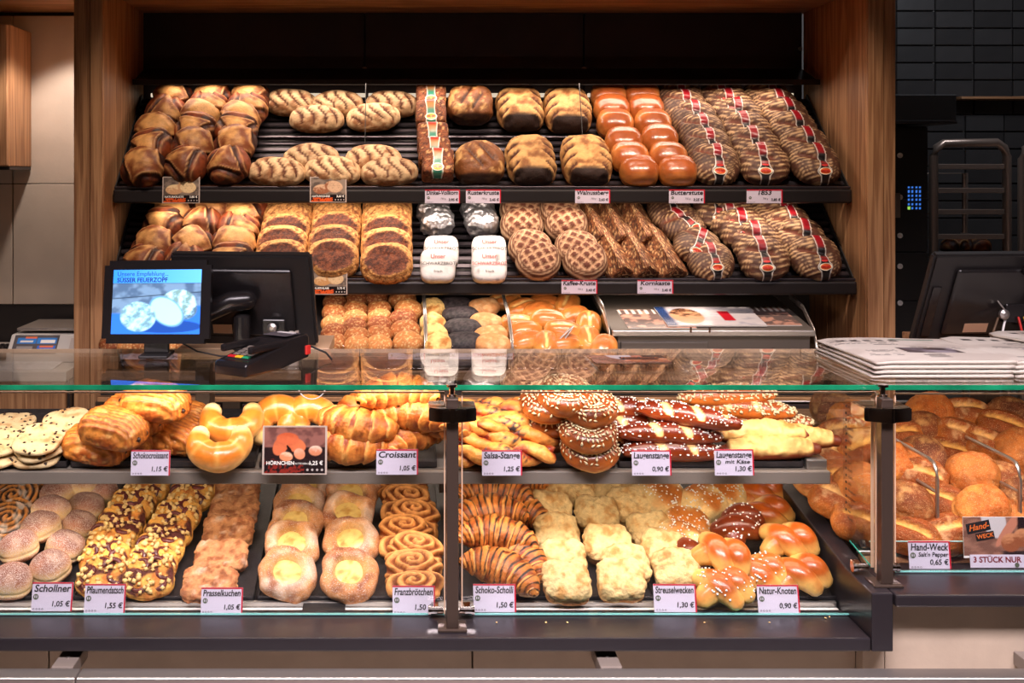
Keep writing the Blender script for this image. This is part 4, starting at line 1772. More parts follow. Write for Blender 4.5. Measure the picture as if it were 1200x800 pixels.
for k in range(4):
    box('front_board', -0.72 + k * 0.35, -0.373 + k * 0.35, 0.0, 0.02, 0, 1.049, OAK, nc, 0.0015, 1)
box('body', -0.78, 0.686, 0.021, 0.575, 0, 1.049, BLACK, nc)

# magazine cabinet at the end of the bins
mg = thing('magazine_cabinet', 'grey metal cabinet with a sloping lid for magazines beside the roll bins', 'cabinet', (0.985, 3.47, 1.086))
MGM = plain('cabinet_grey', S(112, 104, 98), 0.4, 0.4)
box('body', -0.29, 0.33, 0.0, 0.50, 0, 0.105, MGM, mg, 0.003)
box('drawer', -0.28, 0.0, -0.008, -0.001, 0.03, 0.085, MGM, mg, 0.002)
ld = box('lid', -0.31, 0.34, 0.0, 0.40, 0, 0.012, MGM, mg, 0.003)
ld.location = (0, -0.012, 0.113)
ld.rotation_euler = (0.17, 0, 0)
box('lid_edge', -0.31, 0.34, -0.022, -0.0125, 0.104, 0.124, STEEL, mg, 0.003)
for sx, xx in ((-1, -0.315), (1, 0.345)):
    V, Q, s_, p_ = sweepdata([(xx, -0.02, 0.0), (xx, -0.022, 0.06), (xx, 0.01, 0.12), (xx, 0.10, 0.18), (xx, 0.22, 0.205)], 0.010, 10, 1.0)
    V[:, 0] = xx + (V[:, 0] - xx) * 0.3
    ob('side_arm', mesh('side_arm', V, Q, STEEL), mg)
for xx in (-0.06, 0.0):
    box('lid_stop', xx - 0.003, xx + 0.003, -0.026, -0.02, 0.118, 0.135, CHROME, mg)
box('back_board', -0.33, 0.53, 0.53, 0.56, 0, 0.22, BLACK, mg)


def printed(name, w, h, nx, ny, fn, mat, parent, loc=(0, 0, 0), rot=(0, 0, 0)):
    U, W = np.meshgrid(np.linspace(0, 1, nx), np.linspace(0, 1, ny), indexing='xy')
    V = np.stack([(U.ravel() - 0.5) * w, (W.ravel() - 0.5) * h, np.zeros(nx * ny)], 1)
    idx = np.arange(nx * ny).reshape(ny, nx)
    Q = np.stack([idx[:-1, :-1].ravel(), idx[:-1, 1:].ravel(), idx[1:, 1:].ravel(), idx[1:, :-1].ravel()], 1)
    return ob(name, mesh(name, V, Q, mat, fn(U.ravel(), W.ravel()), smooth=False), parent, loc, rot)


def uvp(u, v):
    return np.stack([u, v, np.zeros_like(u)], 1)


def ell(u, v, cx, cy, rx, ry, a=0.0, soft=0.06):
    ca, sa = math.cos(a), math.sin(a)
    p, q = (u - cx) * ca + (v - cy) * sa, -(u - cx) * sa + (v - cy) * ca
    d = np.sqrt((p / rx) ** 2 + (q / ry) ** 2)
    return ss(1 - d, -soft, soft), p / rx, q / ry


def mag_a(u, v):
    n = fbm(uvp(u, v), 9, 3, 1)
    c = mixc(S(206, 200, 204), S(170, 170, 182), ss(n, 0, 0.5))
    c = mixc(c, S(40, 62, 110), ss(0.14 - u, 0, 0.06))
    m, p, q = ell(u, v, 0.27, 0.5, 0.17, 0.42)
    c = mixc(c, mixc(S(206, 158, 118), S(96, 62, 44), ss(n + q, 0, 0.5)), m)
    return mixc(c, S(190, 30, 44), ((u > 0.62) & (u < 0.74) & (v > 0.25) & (v < 0.75)))


def mag_b(u, v):
    n = fbm(uvp(u, v), 8, 3, 5)
    c = mixc(S(110, 92, 88), S(196, 148, 130), ss(n, -0.1, 0.3))
    return mixc(c, S(224, 214, 206), (v > 0.75) * (np.sin(u * 60) > 0.2))


LIDZ = 0.17
for nm, fn, lx, ly, lz, w_, lab in (('magazine', mag_b, 0.84, 0.11, 0.014, 0.22, 'brown magazine under the glossy one on the cabinet lid'),
                                    ('magazine', mag_b, 1.20, 0.14, 0.014, 0.20, 'pinkish magazine by the oak upright on the cabinet lid'),
                                    ('magazine', mag_a, 1.02, 0.12, 0.020, 0.32, 'glossy magazine with a blue edge and a face on the cabinet lid')):
    y_, z_ = 3.458 + ly * math.cos(LIDZ), 1.199 + ly * math.sin(LIDZ) + lz
    m_ = thing(nm, lab, 'magazine', (lx, y_, z_), (LIDZ, 0, 0), 'magazines on the lid')
    box('pages', -w_ / 2, w_ / 2, -0.10, 0.10, -0.004, 0, WHITE, m_)
    printed('cover', w_, 0.2, 60, 40, fn, PRINTG, m_, (0, 0, 0.0006))

# ------------------------------------------------------------------ glass counter
YF = 2.30
PU = Plane(2.41, 1.058, 0.19)
PL = Plane(2.375, 0.772, 0.246)
PR = Plane(2.37, 0.842, 0.38)

cb = thing('serving_counter', 'black serving counter base with stone front panels and a steel bumper rail', 'counter', (0, 2.25, 0))
box('ledge', -1.6, 0.954, -0.06, 0.085, 0.744, 0.772, LEDGE, cb, 0.004)
box('ledge', 1.0, 1.9, -0.07, 0.115, 0.838, 0.863, LEDGE, cb, 0.004)
prism('step', [(-0.06, 0.744), (-0.06, 0.863), (0.06, 0.866), (0.75, 0.975), (0.75, 0.744)], 0.955, 0.999, LEDGE, cb, 0.003)
box('ledge_gutter', -1.6, 0.954, 0.088, 0.10, 0.750, 0.766, BLACKMETAL, cb, 0.001)
for a_, b_ in ((-1.6, -0.74), (-0.737, 0.148), (0.151, 0.953)):
    box('panel', a_, b_, 0.012, 0.04, 0.0, 0.743, STONE, cb, 0.0015, 1)
box('panel', 1.0, 1.9, -0.02, 0.04, 0.0, 0.837, STONE, cb, 0.0015, 1)
box('panel', 0.954, 0.9985, -0.02, 0.04, 0.0, 0.743, STONE, cb, 0.0015, 1)
box('plinth', -1.6, 1.9, 0.05, 0.72, 0.0, 0.70, BLACK, cb)
for a_, b_ in ((-1.6, PX(92, 2.14)), (PX(92.6, 2.14), 1.9)):
    box('bumper_rail', a_, b_, -0.135, -0.090, 0.703, 0.726, STEEL, cb, 0.004, 3)
for px in (80, 712, 1210):
    xx = PX(px, 2.2)
    box('rail_bracket', xx - 0.022, xx + 0.022, -0.091, 0.013, 0.700, 0.728, GREY, cb, 0.002)
    lathe('screw_head', [(0.003, 0), (0.003, 0.002)], STEEL, cb, 8).location = (xx, -0.05, 0.728)

# deck and upper shelf
dk = thing('display_deck', 'dark sloping lower deck of the glass counter under the pastry trays', 'deck', (0, PL.y0, PL.z0 - 0.004))
d_ = box('deck_board', -1.6, 0.953, 0, 0.66, -0.02, -0.002, BLACKMETAL, dk)
d_.rotation_euler = (PL.ang, 0, 0)
box('light_rail', -1.6, PX(985, 2.34), -0.062, -0.018, -0.012, 0.0, plain('rail_pale', S(244, 240, 234), 0.4), dk, 0.004, 3)
box('back_rail', -1.6, PX(985, 2.34), -0.016, -0.004, -0.006, 0.010, STEEL, dk, 0.002)

us = thing('display_shelf', 'upper shelf of the glass counter with a grey metal front rail', 'shelf', (0, PU.y0, PU.z0))
d_ = box('shelf_board', -1.6, 0.93, 0.0, 0.33, -0.016, -0.003, GREY, us)
d_.rotation_euler = (PU.ang, 0, 0)
box('front_rail', -1.6, PX(972, 2.39), -0.026, -0.008, -0.030, -0.002, GREY, us, 0.002)
box('end_bracket', PX(944, 2.41), PX(968, 2.41), -0.008, 0.07, -0.004, 0.020, STEEL, us, 0.003)
for xx in (-0.9, 0.12, 0.90):
    p_ = box('bearer', xx - 0.012, xx + 0.012, 0.0, 0.36, -0.036, -0.017, BRONZE, us, 0.002)
    p_.rotation_euler = (PU.ang, 0, 0)
for xx in (-1.1, 0.11, 0.94):
    box('shelf_stand', xx - 0.012, xx + 0.012, 0.36, 0.384, -0.165, 0.19, BRONZE, us, 0.002)

# right-hand slope for the hand rolls: boards, wire dividers
rs = thing('roll_slope', 'sloping wooden roll display with wire dividers at the counter end', 'display', (1.0, PR.y0, PR.z0))
for k in range(7):
    t = 0.03 + 0.095 * k
    s_ = box('slat', 0.03, 0.90, -0.036, 0.036, -0.016, 0, OAKX, rs, 0.003)
    s_.location = (0, t * math.cos(PR.ang), t * math.sin(PR.ang))
    s_.rotation_euler = (PR.ang, 0, 0)
b_ = box('backing_board', 0.02, 0.90, -0.02, 0.68, -0.034, -0.018, BLACKMETAL, rs)
b_.rotation_euler = (PR.ang, 0, 0)
for X_, full in ((1.20, 1), (1.385, 0)):
    x_ = X_ - 1.0
    zt = 1.066 - PR.z0
    tube('wire_divider', [(x_, 0.70, zt + 0.004), (x_, 0.30, zt + 0.002), (x_, 0.085, zt), (x_, 0.062, zt - 0.004), (x_, 0.05, zt - 0.016), (x_, 0.046, zt - 0.035), (x_, 0.046, -0.005)], 0.0042, STEEL, rs, 10)
    tube('wire_divider', [(x_, 0.70, zt - 0.060), (x_, 0.046, zt - 0.066)], 0.0036, STEEL, rs, 8)
tube('cross_wire', [(0.02, 0.040, 0.028), (0.30, 0.040, 0.028)], 0.0036, STEEL, rs, 8)
tube('cross_wire', [(0.02, 0.69, zt + 0.0), (0.6, 0.69, zt + 0.0)], 0.0036, STEEL, rs, 8)
box('front_shield', 0.02, 0.90, -0.022, -0.018, -0.015, 0.070, ACRYL, rs, 0.0008, 1)
tube('shield_edge', [(0.02, -0.02, 0.0715), (0.90, -0.02, 0.0715)], 0.0016, plain('shield_edge_green', S(150, 190, 180), 0.2), rs, 6)

# glass
gt = thing('counter_glass', 'long green-edged glass top of the counter under the newspapers and card reader', 'glass', (0, YF, 1.256))
for a_, b_ in ((-1.6, PX(1029, 2.3)), (PX(1031, 2.3), 1.9)):
    box('pane', a_, b_, -0.012, 0.45, 0, 0.010, GLASS, gt)
    box('front_edge', a_, b_, -0.0150, -0.0125, -0.0005, 0.0105, GREEN, gt, 0.0008, 1)
    box('rear_edge', a_, b_, 0.4505, 0.4525, 0.0, 0.010, PALEEDGE, gt)


def front_pane(label, x0, x1, z0, z1, grp='front panes of the counter'):
    r_ = thing('front_glass', label, 'glass', ((x0 + x1) / 2, YF, z0), group=grp)
    w_ = (x1 - x0) / 2
    box('pane', -w_, w_, 0, 0.006, 0, z1 - z0, GLASS, r_)
    box('top_edge', -w_, w_, -0.0006, 0.0066, z1 - z0 + 0.0002, z1 - z0 + 0.003, PALEEDGE, r_)
    for sx in (-1, 1):
        box('side_edge', sx * w_ - 0.0012, sx * w_ + 0.0012, -0.0006, 0.0066, 0, z1 - z0, PALEEDGE, r_)
    box('bottom_edge', -w_, w_, -0.0006, 0.0066, -0.002, -0.0002, plain('edge_turquoise', S(120, 190, 185), 0.15), r_)
    return r_


front_pane('clear front pane beside the first post, before biscuits and custard pastries', -1.6, PX(521, YF), 0.776, 1.246)
front_pane('clear front pane between the two posts, before crumble buns and lye sticks', PX(541.5, YF), PX(1027, YF), 0.776, 1.246)
front_pane('clear front pane of the counter end, before the hand rolls', PX(1049, YF), 1.9, 0.867, 1.243)
sp_ = thing('partition_glass', 'clear partition pane between knotted rolls and hand rolls with a printed list', 'glass', (1.008, 2.31, 0.872))
prism('pane', [(0, 0), (0, 0.368), (0.62, 0.368), (0.62, 0.10)], -0.003, 0.003, GLASS, sp_)
box('front_edge', -0.0034, 0.0034, -0.002, -0.0002, 0, 0.368, PALEEDGE, sp_)
tube('lower_edge', [(0, 0.0, -0.001), (0, 0.60, 0.094)], 0.0018, plain('edge_teal', S(60, 170, 150), 0.2), sp_, 6)
lathe('holder_button', [(0.009, 0), (0.009, 0.006), (0.004, 0.009)], CHROME, sp_, 14, 'x').location = (-0.004, 0.045, 0.035)
# printed information list on the partition
lst = thing('info_sticker', 'clear sticker with a small printed list of signs on the partition pane', 'sticker', (1.0040, 2.345, 0.905), (math.radians(90), 0, math.radians(-90)))
box('film', -0.105, 0.0, 0.0, 0.30, 0, 0.0006, ACRYL, lst)
for k in range(17):
    z_ = 0.285 - k * 0.0155
    lathe('sign', [(0.0032, 0.0008), (0.0032, 0.0012)], INK, lst, 10).location = (-0.088, z_, 0)
for k, wd_ in enumerate(('Allergene', 'Gluten', 'Ei', 'Erdnuss', 'Lupine', 'Milch', 'Fisch', 'Soja', 'Senf', 'Sesam', 'Sellerie', 'Sulfit', 'Weichtiere', 'Krebstiere', 'Nüsse', 'Hefe', 'Mandel')):
    text(wd_, 0.0095, INK, lst, (-0.080, 0.285 - k * 0.0155, 0.001), 'LEFT')


def post(label, px, zfoot):
    x = PX(px, 2.235)
    r_ = thing('glass_post', label, 'post', (x, 2.235, zfoot), group='posts of the glass counter')
    zt = 1.250 - zfoot
    box('upright', -0.0125, 0.0125, -0.0125, 0.0125, 0.006, zt, BRONZE, r_, 0.002)
    box('foot_plate', -0.030, 0.030, -0.02, 0.03, 0, 0.006, BRONZE, r_, 0.002)
    # clamp with a bowed front
    zc0, zc1 = 1.205 - zfoot, 1.233 - zfoot
    bm = bmesh.new()
    n = 14
    A, B = [], []
    for j in range(n + 1):
        t = j / n * 2 - 1
        yy = -0.030 + 0.016 * abs(t) ** 2.2
        A.append((t * 0.049, yy))
    out = A + [(0.049, 0.052), (-0.049, 0.052)]
    va = [bm.verts.new((p, q, zc0)) for p, q in out]
    vb = [bm.verts.new((p, q, zc1)) for p, q in out]
    bm.faces.new(va[::-1])
    bm.faces.new(vb)
    for j in range(len(out)):
        bm.faces.new([va[j], va[(j + 1) % len(out)], vb[(j + 1) % len(out)], vb[j]])
    bmesh.ops.recalc_face_normals(bm, faces=list(bm.faces))
    bmesh.ops.bevel(bm, geom=[e for e in bm.edges if abs(e.verts[0].co.z - e.verts[1].co.z) < 1e-6], offset=0.0022, segments=2, affect='EDGES')
    me_ = bpy.data.meshes.new('clamp')
    bm.to_mesh(me_)
    bm.free()
    me_.materials.append(CHROME)
    c_ = ob('clamp', me_, r_)
    lathe('clamp_seam', [(0.0145, zc0 - 0.001), (0.0145, zc1 + 0.001)], CHROME, c_, 20).location = (0, -0.0165, 0)
    lathe('top_screw', [(0.010, zt), (0.010, zt + 0.004), (0.006, zt + 0.006), (0.006, zt + 0.020), (0.012, zt + 0.021), (0.012, zt + 0.026)], CHROME, r_, 16).location = (0, 0.012, 0)
    for sx in (-1, 1):
        f_ = lathe('pane_clip', [(0.008, 0), (0.008, 0.026), (0.010, 0.026), (0.010, 0.032)], CHROME, r_, 12, 'x')
        f_.location = (sx * 0.017, 0.045, 0.020)
        f_.scale = (sx, 1, 1)
        box('clip_tongue', sx * 0.034 - 0.008, sx * 0.034 + 0.008, 0.045, 0.074, 0.012, 0.027, CHROME, r_, 0.002)
    return r_


post('bronze glass post between the croissants and the twisted sticks, on the low ledge', 530, 0.772)
post('shorter bronze glass post on the raised ledge before the hand rolls', 1037, 0.863)


# baking trays
def tray(label, px0, px1, plane, length, y_, group):
    X0, X1 = PX(px0, y_), PX(px1, y_)
    r_ = thing('baking_tray', label, 'tray', ((X0 + X1) / 2, plane.y0, plane.z0), (plane.ang, 0, 0), group)
    w_ = (X1 - X0) / 2 - 0.002
    box('pan', -w_ + 0.002, w_ - 0.002, 0.002, length, 0.0, 0.003, TRAYM, r_)
    bm = bmesh.new()
    for a_ in ((-w_, w_, 0.0, 0.0022), (-w_, w_, length, length + 0.0022), (-w_, -w_ + 0.0022, 0.0, length), (w_ - 0.0022, w_, 0.0, length)):
        bx(bm, a_[0], a_[1], a_[2], a_[3], 0.0005, 0.014)
    me_ = bpy.data.meshes.new('rim')
    bm.to_mesh(me_)
    bm.free()
    me_.materials.append(TRAYM)
    ob('rim', me_, r_)
    return r_


for k, (a_, b_, w_) in enumerate(((-140, 80, 'chocolate chip biscuits'), (82, 300, 'chocolate pastries and horseshoe rolls'), (303, 513, 'croissants'), (538, 722, 'twisted sticks and seeded rings'), (724, 942, 'lye sticks'))):
    tray('dark baking tray under the %s on the upper shelf' % w_, a_, b_, PU, 0.29, 2.412, 'trays on the upper shelf')
for k, (a_, b_, w_) in enumerate(((-140, 83, 'sugared doughnuts'), (85, 298, 'plum and crumble slices'), (301, 520, 'custard pastries and cinnamon whirls'), (538, 768, 'drizzled croissants and crumble buns'), (770, 992, 'knotted rolls'))):
    tray('dark baking tray under the %s on the lower deck' % w_, a_, b_, PL, 0.60, 2.376, 'trays on the lower deck')
# ------------------------------------------------------------------ the bread: upper shelf
P1s = Plane(3.645, 1.662, 0.90)
P2s = Plane(3.605, 1.358, 0.90)
T = 'top shelf'
G = 'dark rustic loaves on the top shelf'
column('rustic', [(166, 194), (176, 171), (182, 152), (194, 131), (202, 114)], P1s, 'dark rustic loaf', 'row at the oak upright, top shelf', G, tilt=58, jit=25)
column('rustic', [(217, 192), (226, 170), (228, 151), (236, 135), (244, 125), (249, 114)], P1s, 'dark rustic loaf', 'middle rustic row, top shelf', G, tilt=58, jit=25)
column('rustic', [(267, 192), (274, 167), (277, 151), (281, 138), (289, 126), (292, 114)], P1s, 'dark rustic loaf', 'row beside the slashed ovals, top shelf', G, tilt=58, jit=25)

G = 'slashed oval loaves'
column('oval', [(324, 200), (364, 184), (389, 199), (437, 185), (456, 200)], P1s, 'floury slashed oval loaf', 'the lower oval row', G, tilt=50, jit=6, tail=('the rustic-loaf end', 'the block-loaf end'))
column('oval', [(341, 119), (371, 138), (394, 121), (437, 136), (459, 121)], P1s, 'floury slashed oval loaf', 'the upper oval row', G, tilt=50, jit=6, tail=('the rustic-loaf end', 'the block-loaf end'))

column('block', [(513, 194), (509, 181), (507, 163), (505, 136), (505, 115)], P1s, 'brown block loaf with green band', 'its single row', 'grain block loaves', tilt=60, jit=2)
G = 'crusty dark loaves'
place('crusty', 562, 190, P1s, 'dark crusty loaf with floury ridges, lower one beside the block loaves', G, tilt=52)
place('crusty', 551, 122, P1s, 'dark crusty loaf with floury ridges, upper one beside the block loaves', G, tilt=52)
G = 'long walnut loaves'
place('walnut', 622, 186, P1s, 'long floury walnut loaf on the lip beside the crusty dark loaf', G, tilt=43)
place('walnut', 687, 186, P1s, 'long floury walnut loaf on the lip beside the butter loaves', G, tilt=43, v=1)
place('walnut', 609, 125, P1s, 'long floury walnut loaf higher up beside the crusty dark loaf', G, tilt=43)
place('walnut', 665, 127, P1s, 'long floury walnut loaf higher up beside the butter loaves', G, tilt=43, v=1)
G = 'shiny butter loaves'
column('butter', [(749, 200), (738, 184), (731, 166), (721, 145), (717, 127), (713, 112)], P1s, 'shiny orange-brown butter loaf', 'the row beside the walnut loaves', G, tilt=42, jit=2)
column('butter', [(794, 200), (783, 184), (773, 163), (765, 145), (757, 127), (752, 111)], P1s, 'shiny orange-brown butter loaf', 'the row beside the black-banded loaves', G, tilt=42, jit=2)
G = 'black-banded loaves on the top shelf'
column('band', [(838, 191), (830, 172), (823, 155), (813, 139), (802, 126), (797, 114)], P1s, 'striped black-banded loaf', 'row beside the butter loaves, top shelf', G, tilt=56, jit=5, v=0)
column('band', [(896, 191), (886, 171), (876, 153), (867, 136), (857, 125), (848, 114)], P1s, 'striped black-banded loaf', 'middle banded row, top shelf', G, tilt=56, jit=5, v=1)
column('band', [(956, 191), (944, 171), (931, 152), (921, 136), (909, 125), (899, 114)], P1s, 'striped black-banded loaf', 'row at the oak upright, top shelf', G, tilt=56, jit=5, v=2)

# ------------------------------------------------------------------ lower shelf
G = 'dark rustic loaves on the lower shelf'
column('rustic', [(168, 308), (179, 287), (191, 262), (203, 246)], P2s, 'dark rustic loaf', 'row at the oak upright, lower shelf', G, tilt=56, jit=25)
column('rustic', [(215, 306), (226, 287), (236, 262), (247, 245)], P2s, 'dark rustic loaf', 'middle rustic row, lower shelf', G, tilt=56, jit=25)
column('rustic', [(270, 304), (275, 285), (279, 268), (284, 253), (290, 242)], P2s, 'dark rustic loaf', 'row beside the grain loaves, lower shelf', G, tilt=56, jit=25)
G = 'grain loaves on the lower shelf'
column('face', [(329, 304, {'v': 0}), (331, 287, {'v': 0}), (335, 272, {'v': 0}), (337, 257, {'v': 2}), (340, 244, {'v': 2})], P2s, 'grain-crusted loaf half', 'the row beside the rustic loaves', G, tilt=62, jit=3)
column('face', [(390, 303, {'v': 1}), (391, 286, {'v': 0}), (394, 269, {'v': 0}), (395, 254, {'v': 2}), (394, 243, {'v': 2})], P2s, 'grain-crusted loaf half', 'the middle row of grain loaves', G, tilt=62, jit=3)
column('face', [(453, 308, {'v': 1}), (453, 290, {'v': 0}), (453, 273, {'v': 0}), (453, 258, {'v': 2}), (454, 245, {'v': 2})], P2s, 'grain-crusted loaf half', 'the row beside the wrapped loaves', G, tilt=62, jit=3)
G = 'wrapped loaves'
place('paper', 513, 312, P2s, 'white wrapped loaf on the shelf lip beside the grain loaves', G, tilt=72, v=0)
place('paper', 573, 312, P2s, 'white wrapped loaf on the shelf lip beside the chequered loaves', G, tilt=72, v=1)
place('paper', 517, 296, P2s, 'white wrapped loaf standing second, beside the grain loaves', G, tilt=66, v=0)
place('paper', 573, 296, P2s, 'white wrapped loaf standing second, beside the chequered loaves', G, tilt=66, v=0)
G = 'foil loaves'
place('foil', 513, 258, P2s, 'silver foil loaf in the row of the grain loaves, front one', G, tilt=46)
place('foil', 565, 258, P2s, 'silver foil loaf beside the chequered loaves, front one', G, tilt=46)
place('foil', 508, 243, P2s, 'silver foil loaf near the grain loaves, rear one', G, tilt=46)
place('foil', 560, 243, P2s, 'silver foil loaf near the chequered loaves, rear one', G, tilt=46)
G = 'chequered loaves'
column('check', [(631, 304), (622, 290), (612, 263), (611, 246)], P2s, 'round chequered loaf', 'the row beside the wrapped loaves', G, tilt=54, jit=8)
column('check', [(686, 304), (676, 291), (664, 262), (656, 246)], P2s, 'round chequered loaf', 'the row beside the seeded wedges', G, tilt=54, jit=8)
G = 'seeded wedge loaves'
for k, (a_, b_) in enumerate((((719, 293), (697, 258)), ((747, 293), (721, 259)), ((778, 293), (750, 259)))):
    w_ = ('beside the chequered loaves', 'in the middle of its trio', 'beside the loose banded loaves')[k]
    place('wedge', a_[0], a_[1], P2s, 'long seeded wedge loaf on the shelf lip, ' + w_, G, tilt=42, spin=14)
    place('wedge', b_[0], b_[1], P2s, 'long seeded wedge loaf higher up, ' + w_, G, tilt=42, spin=12)
G = 'black-banded loaves on the lower shelf'
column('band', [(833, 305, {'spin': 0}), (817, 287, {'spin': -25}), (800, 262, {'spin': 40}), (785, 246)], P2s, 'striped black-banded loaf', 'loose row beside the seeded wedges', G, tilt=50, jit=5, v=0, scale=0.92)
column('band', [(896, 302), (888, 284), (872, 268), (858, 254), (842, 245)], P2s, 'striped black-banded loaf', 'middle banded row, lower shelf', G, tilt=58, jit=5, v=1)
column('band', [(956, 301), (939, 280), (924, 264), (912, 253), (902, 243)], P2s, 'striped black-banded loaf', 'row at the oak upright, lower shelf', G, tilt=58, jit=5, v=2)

# ------------------------------------------------------------------ bins
PBs = Plane(3.445, 1.134, 0.28)
G = 'seeded rolls in the bin'
W = ('row hidden half by the till monitor', 'second row of the seeded roll bin', 'third row of the seeded roll bin', 'row against the first bin divider')
column('seedroll', [(391, 401), (391, 390), (391, 379), (392, 366), (393, 354)], PBs, 'small brown seeded roll', 'the ' + W[0], G, 'roll', tilt=30, jit=20)
column('seedroll', [(418, 404), (418, 394), (416, 383), (416, 373), (417, 362), (418, 351)], PBs, 'small brown seeded roll', 'the ' + W[1], G, 'roll', tilt=30, jit=20)
column('seedroll', [(445, 403), (445, 392), (445, 381), (444, 372), (444, 362), (442, 350)], PBs, 'small brown seeded roll', 'the ' + W[2], G, 'roll', tilt=30, jit=20)
column('seedroll', [(478, 400), (475, 387), (473, 374), (479, 362), (472, 351)], PBs, 'small brown seeded roll', 'the ' + W[3], G, 'roll', tilt=30, jit=20, scale=1.15)
G = 'mixed rolls in the bin'
column('scone', [(513, 402), (510, 391), (507, 378), (508, 360)], PBs, 'pale yellow crusty roll', 'the row beside the bin divider', G, 'roll', tilt=30, jit=20)
column('poppy', [(544, 400), (543, 384), (540, 369), (536, 358)], PBs, 'black poppy-seed roll', 'the poppy row', G, 'roll', tilt=34, jit=12, v=0)
column('tan', [(578, 403), (575, 393), (570, 378), (566, 360)], PBs, 'oval floured tan roll', 'the floured row', G, 'roll', tilt=32, jit=14)
G = 'golden rolls in the bin'
GP = [(618, 399, 20, 'lying on the front strip beside the divider'), (640, 402, 80, 'on edge at the front strip'), (660, 402, 12, 'lying under the tongs'), (689, 396, 85, 'standing upright at the end of the front strip'),
      (708, 406, 70, 'half hidden behind the bin end at the front'), (607, 378, -10, 'pale-topped, leaning on the divider'), (615, 387, 10, 'smooth, second from the front at the divider'), (660, 386, -14, 'in the middle of the pile, lying flat'),
      (642, 373, -8, 'on top of the pile, bright and split'), (612, 360, 25, 'high up near the divider'), (631, 364, 30, 'in the back half, tilted towards the middle'), (592, 352, 10, 'at the very back by the divider'),
      (640, 355, -20, 'at the back in the middle'), (664, 355, 60, 'at the back near the bin end'), (673, 370, 40, 'against the bin end, half way up'), (690, 378, 80, 'wedged between pile and bin end')]
for k, (a_, b_, sp, w_) in enumerate(GP):
    place('gold', a_, b_, PBs, 'glossy golden roll ' + w_, G, 'roll', tilt=28, spin=sp, lift=0.0 if k not in (7, 8) else 0.02)
G = 'reddish rolls in the hidden bin'
for k in range(8):
    place('seedroll', 132 + k * 17, 402, PBs, 'small brown roll below the tablet, %s from the oak upright' % (ORD[k + 1] if k and k < 7 else ('nearest' if k == 0 else 'farthest')) if 0 < k < 7 else 'small brown roll below the tablet, %s the oak upright' % ('nearest' if k == 0 else 'farthest from'), G, 'roll', tilt=30)

# ------------------------------------------------------------------ counter, upper shelf
PUs = Plane(2.41, 1.0625, 0.19)
G = 'chocolate chip biscuits'
for k, (a_, b_, h_, w_) in enumerate(((45, 533, 0.0, 'lowest in the front stack of the tray'), (47, 523, 0.017, 'second up in the front stack of the tray'), (46, 514, 0.035, 'topmost in the front stack of the tray'),
                                     (74, 513, 0.0, 'lowest in the stack at the tray rim'), (73, 505, 0.017, 'second up in the stack at the tray rim'), (78, 495, 0.035, 'topmost in the stack at the tray rim'),
                                     (1, 532, 0.0, 'lowest at the picture edge'), (-2, 518, 0.02, 'upper at the picture edge'), (16, 508, 0.0, 'lower in the rear pair'), (13, 497, 0.017, 'upper in the rear pair'))):
    place('cookie', a_, b_, PUs, 'pale chocolate chip biscuit, ' + w_, G, 'biscuit', lift=h_, spin=k * 40, tilt=16 + (k % 3) * 4)
G = 'chocolate pastries'
for a_, b_, h_, sp, w_ in ((114, 518, 0, -14, 'in the front corner of the tray'), (190, 505, 0, -30, 'at the front beside the price card'), (205, 506, 0, -24, 'second behind the price card'), (214, 490, 0, -20, 'at the back beside the milk horns'),
                           (150, 508, 0.0, 0, 'at the bottom under the pile'), (133, 500, 0.055, -22, 'with dark ends on top of the front pile'), (160, 482, 0.052, -26, 'with dark ends behind the topmost one'), (182, 469, 0.095, -16, 'at the very top of the pile')):
    place('pain', a_, b_, PUs, 'golden flaky chocolate pastry ' + w_, G, 'pastry', lift=h_, spin=sp, tilt=20)
G = 'horseshoe milk horns'
for a_, b_, h_, w_ in ((257, 524, 0, 'at the front beside the chocolate pastry'), (271, 496, 0.02, 'behind the front one, upright'), (327, 494, 0.0, 'behind the photo card, nearer'), (362, 494, 0.0, 'behind the photo card, by the croissants')):
    place('horn', a_, b_, PUs, 'glossy golden milk horn ' + w_, G, 'pastry', lift=h_, tilt=42 if a_ < 300 else 62, scale=1.08, spin=180 if a_ < 300 else 8)
G = 'butter croissants'
for a_, b_, h_, sp, w_ in ((410, 519, 0, 172, 'at the front beside the photo card'), (460, 513, 0, 10, 'at the front behind its price card'), (494, 515, 0, 30, 'at the front beside the post'), (420, 497, 0.04, 165, 'in the second layer beside the photo card'),
                           (436, 484, 0.04, 20, 'in the second layer at the back'), (480, 493, 0.05, -12, 'in the second layer in the middle'), (505, 500, 0.03, -20, 'half behind the post'), (466, 468, 0.095, 4, 'topmost of the croissant pile')):
    place('croissant', a_, b_, PUs, 'golden butter croissant ' + w_, G, 'pastry', lift=h_, spin=sp, tilt=28)
G = 'twisted savoury sticks'
for a_, b_, h_, sp, w_ in ((590, 533, 0, 2, 'lowest at the front'), (596, 514, 0.022, 7, 'second from the front'), (590, 499, 0.042, 9, 'third from the front'), (612, 492, 0.05, 22, 'lying crosswise by the seeded rings'), (575, 487, 0.052, 12, 'at the back with a poppy middle'), (562, 480, 0.05, 6, 'rearmost beside the post clamp')):
    place('twist', a_, b_, PUs, 'twisted golden savoury stick, ' + w_, G, 'pastry', lift=h_, spin=sp, tilt=20)
G = 'seeded ring rolls'
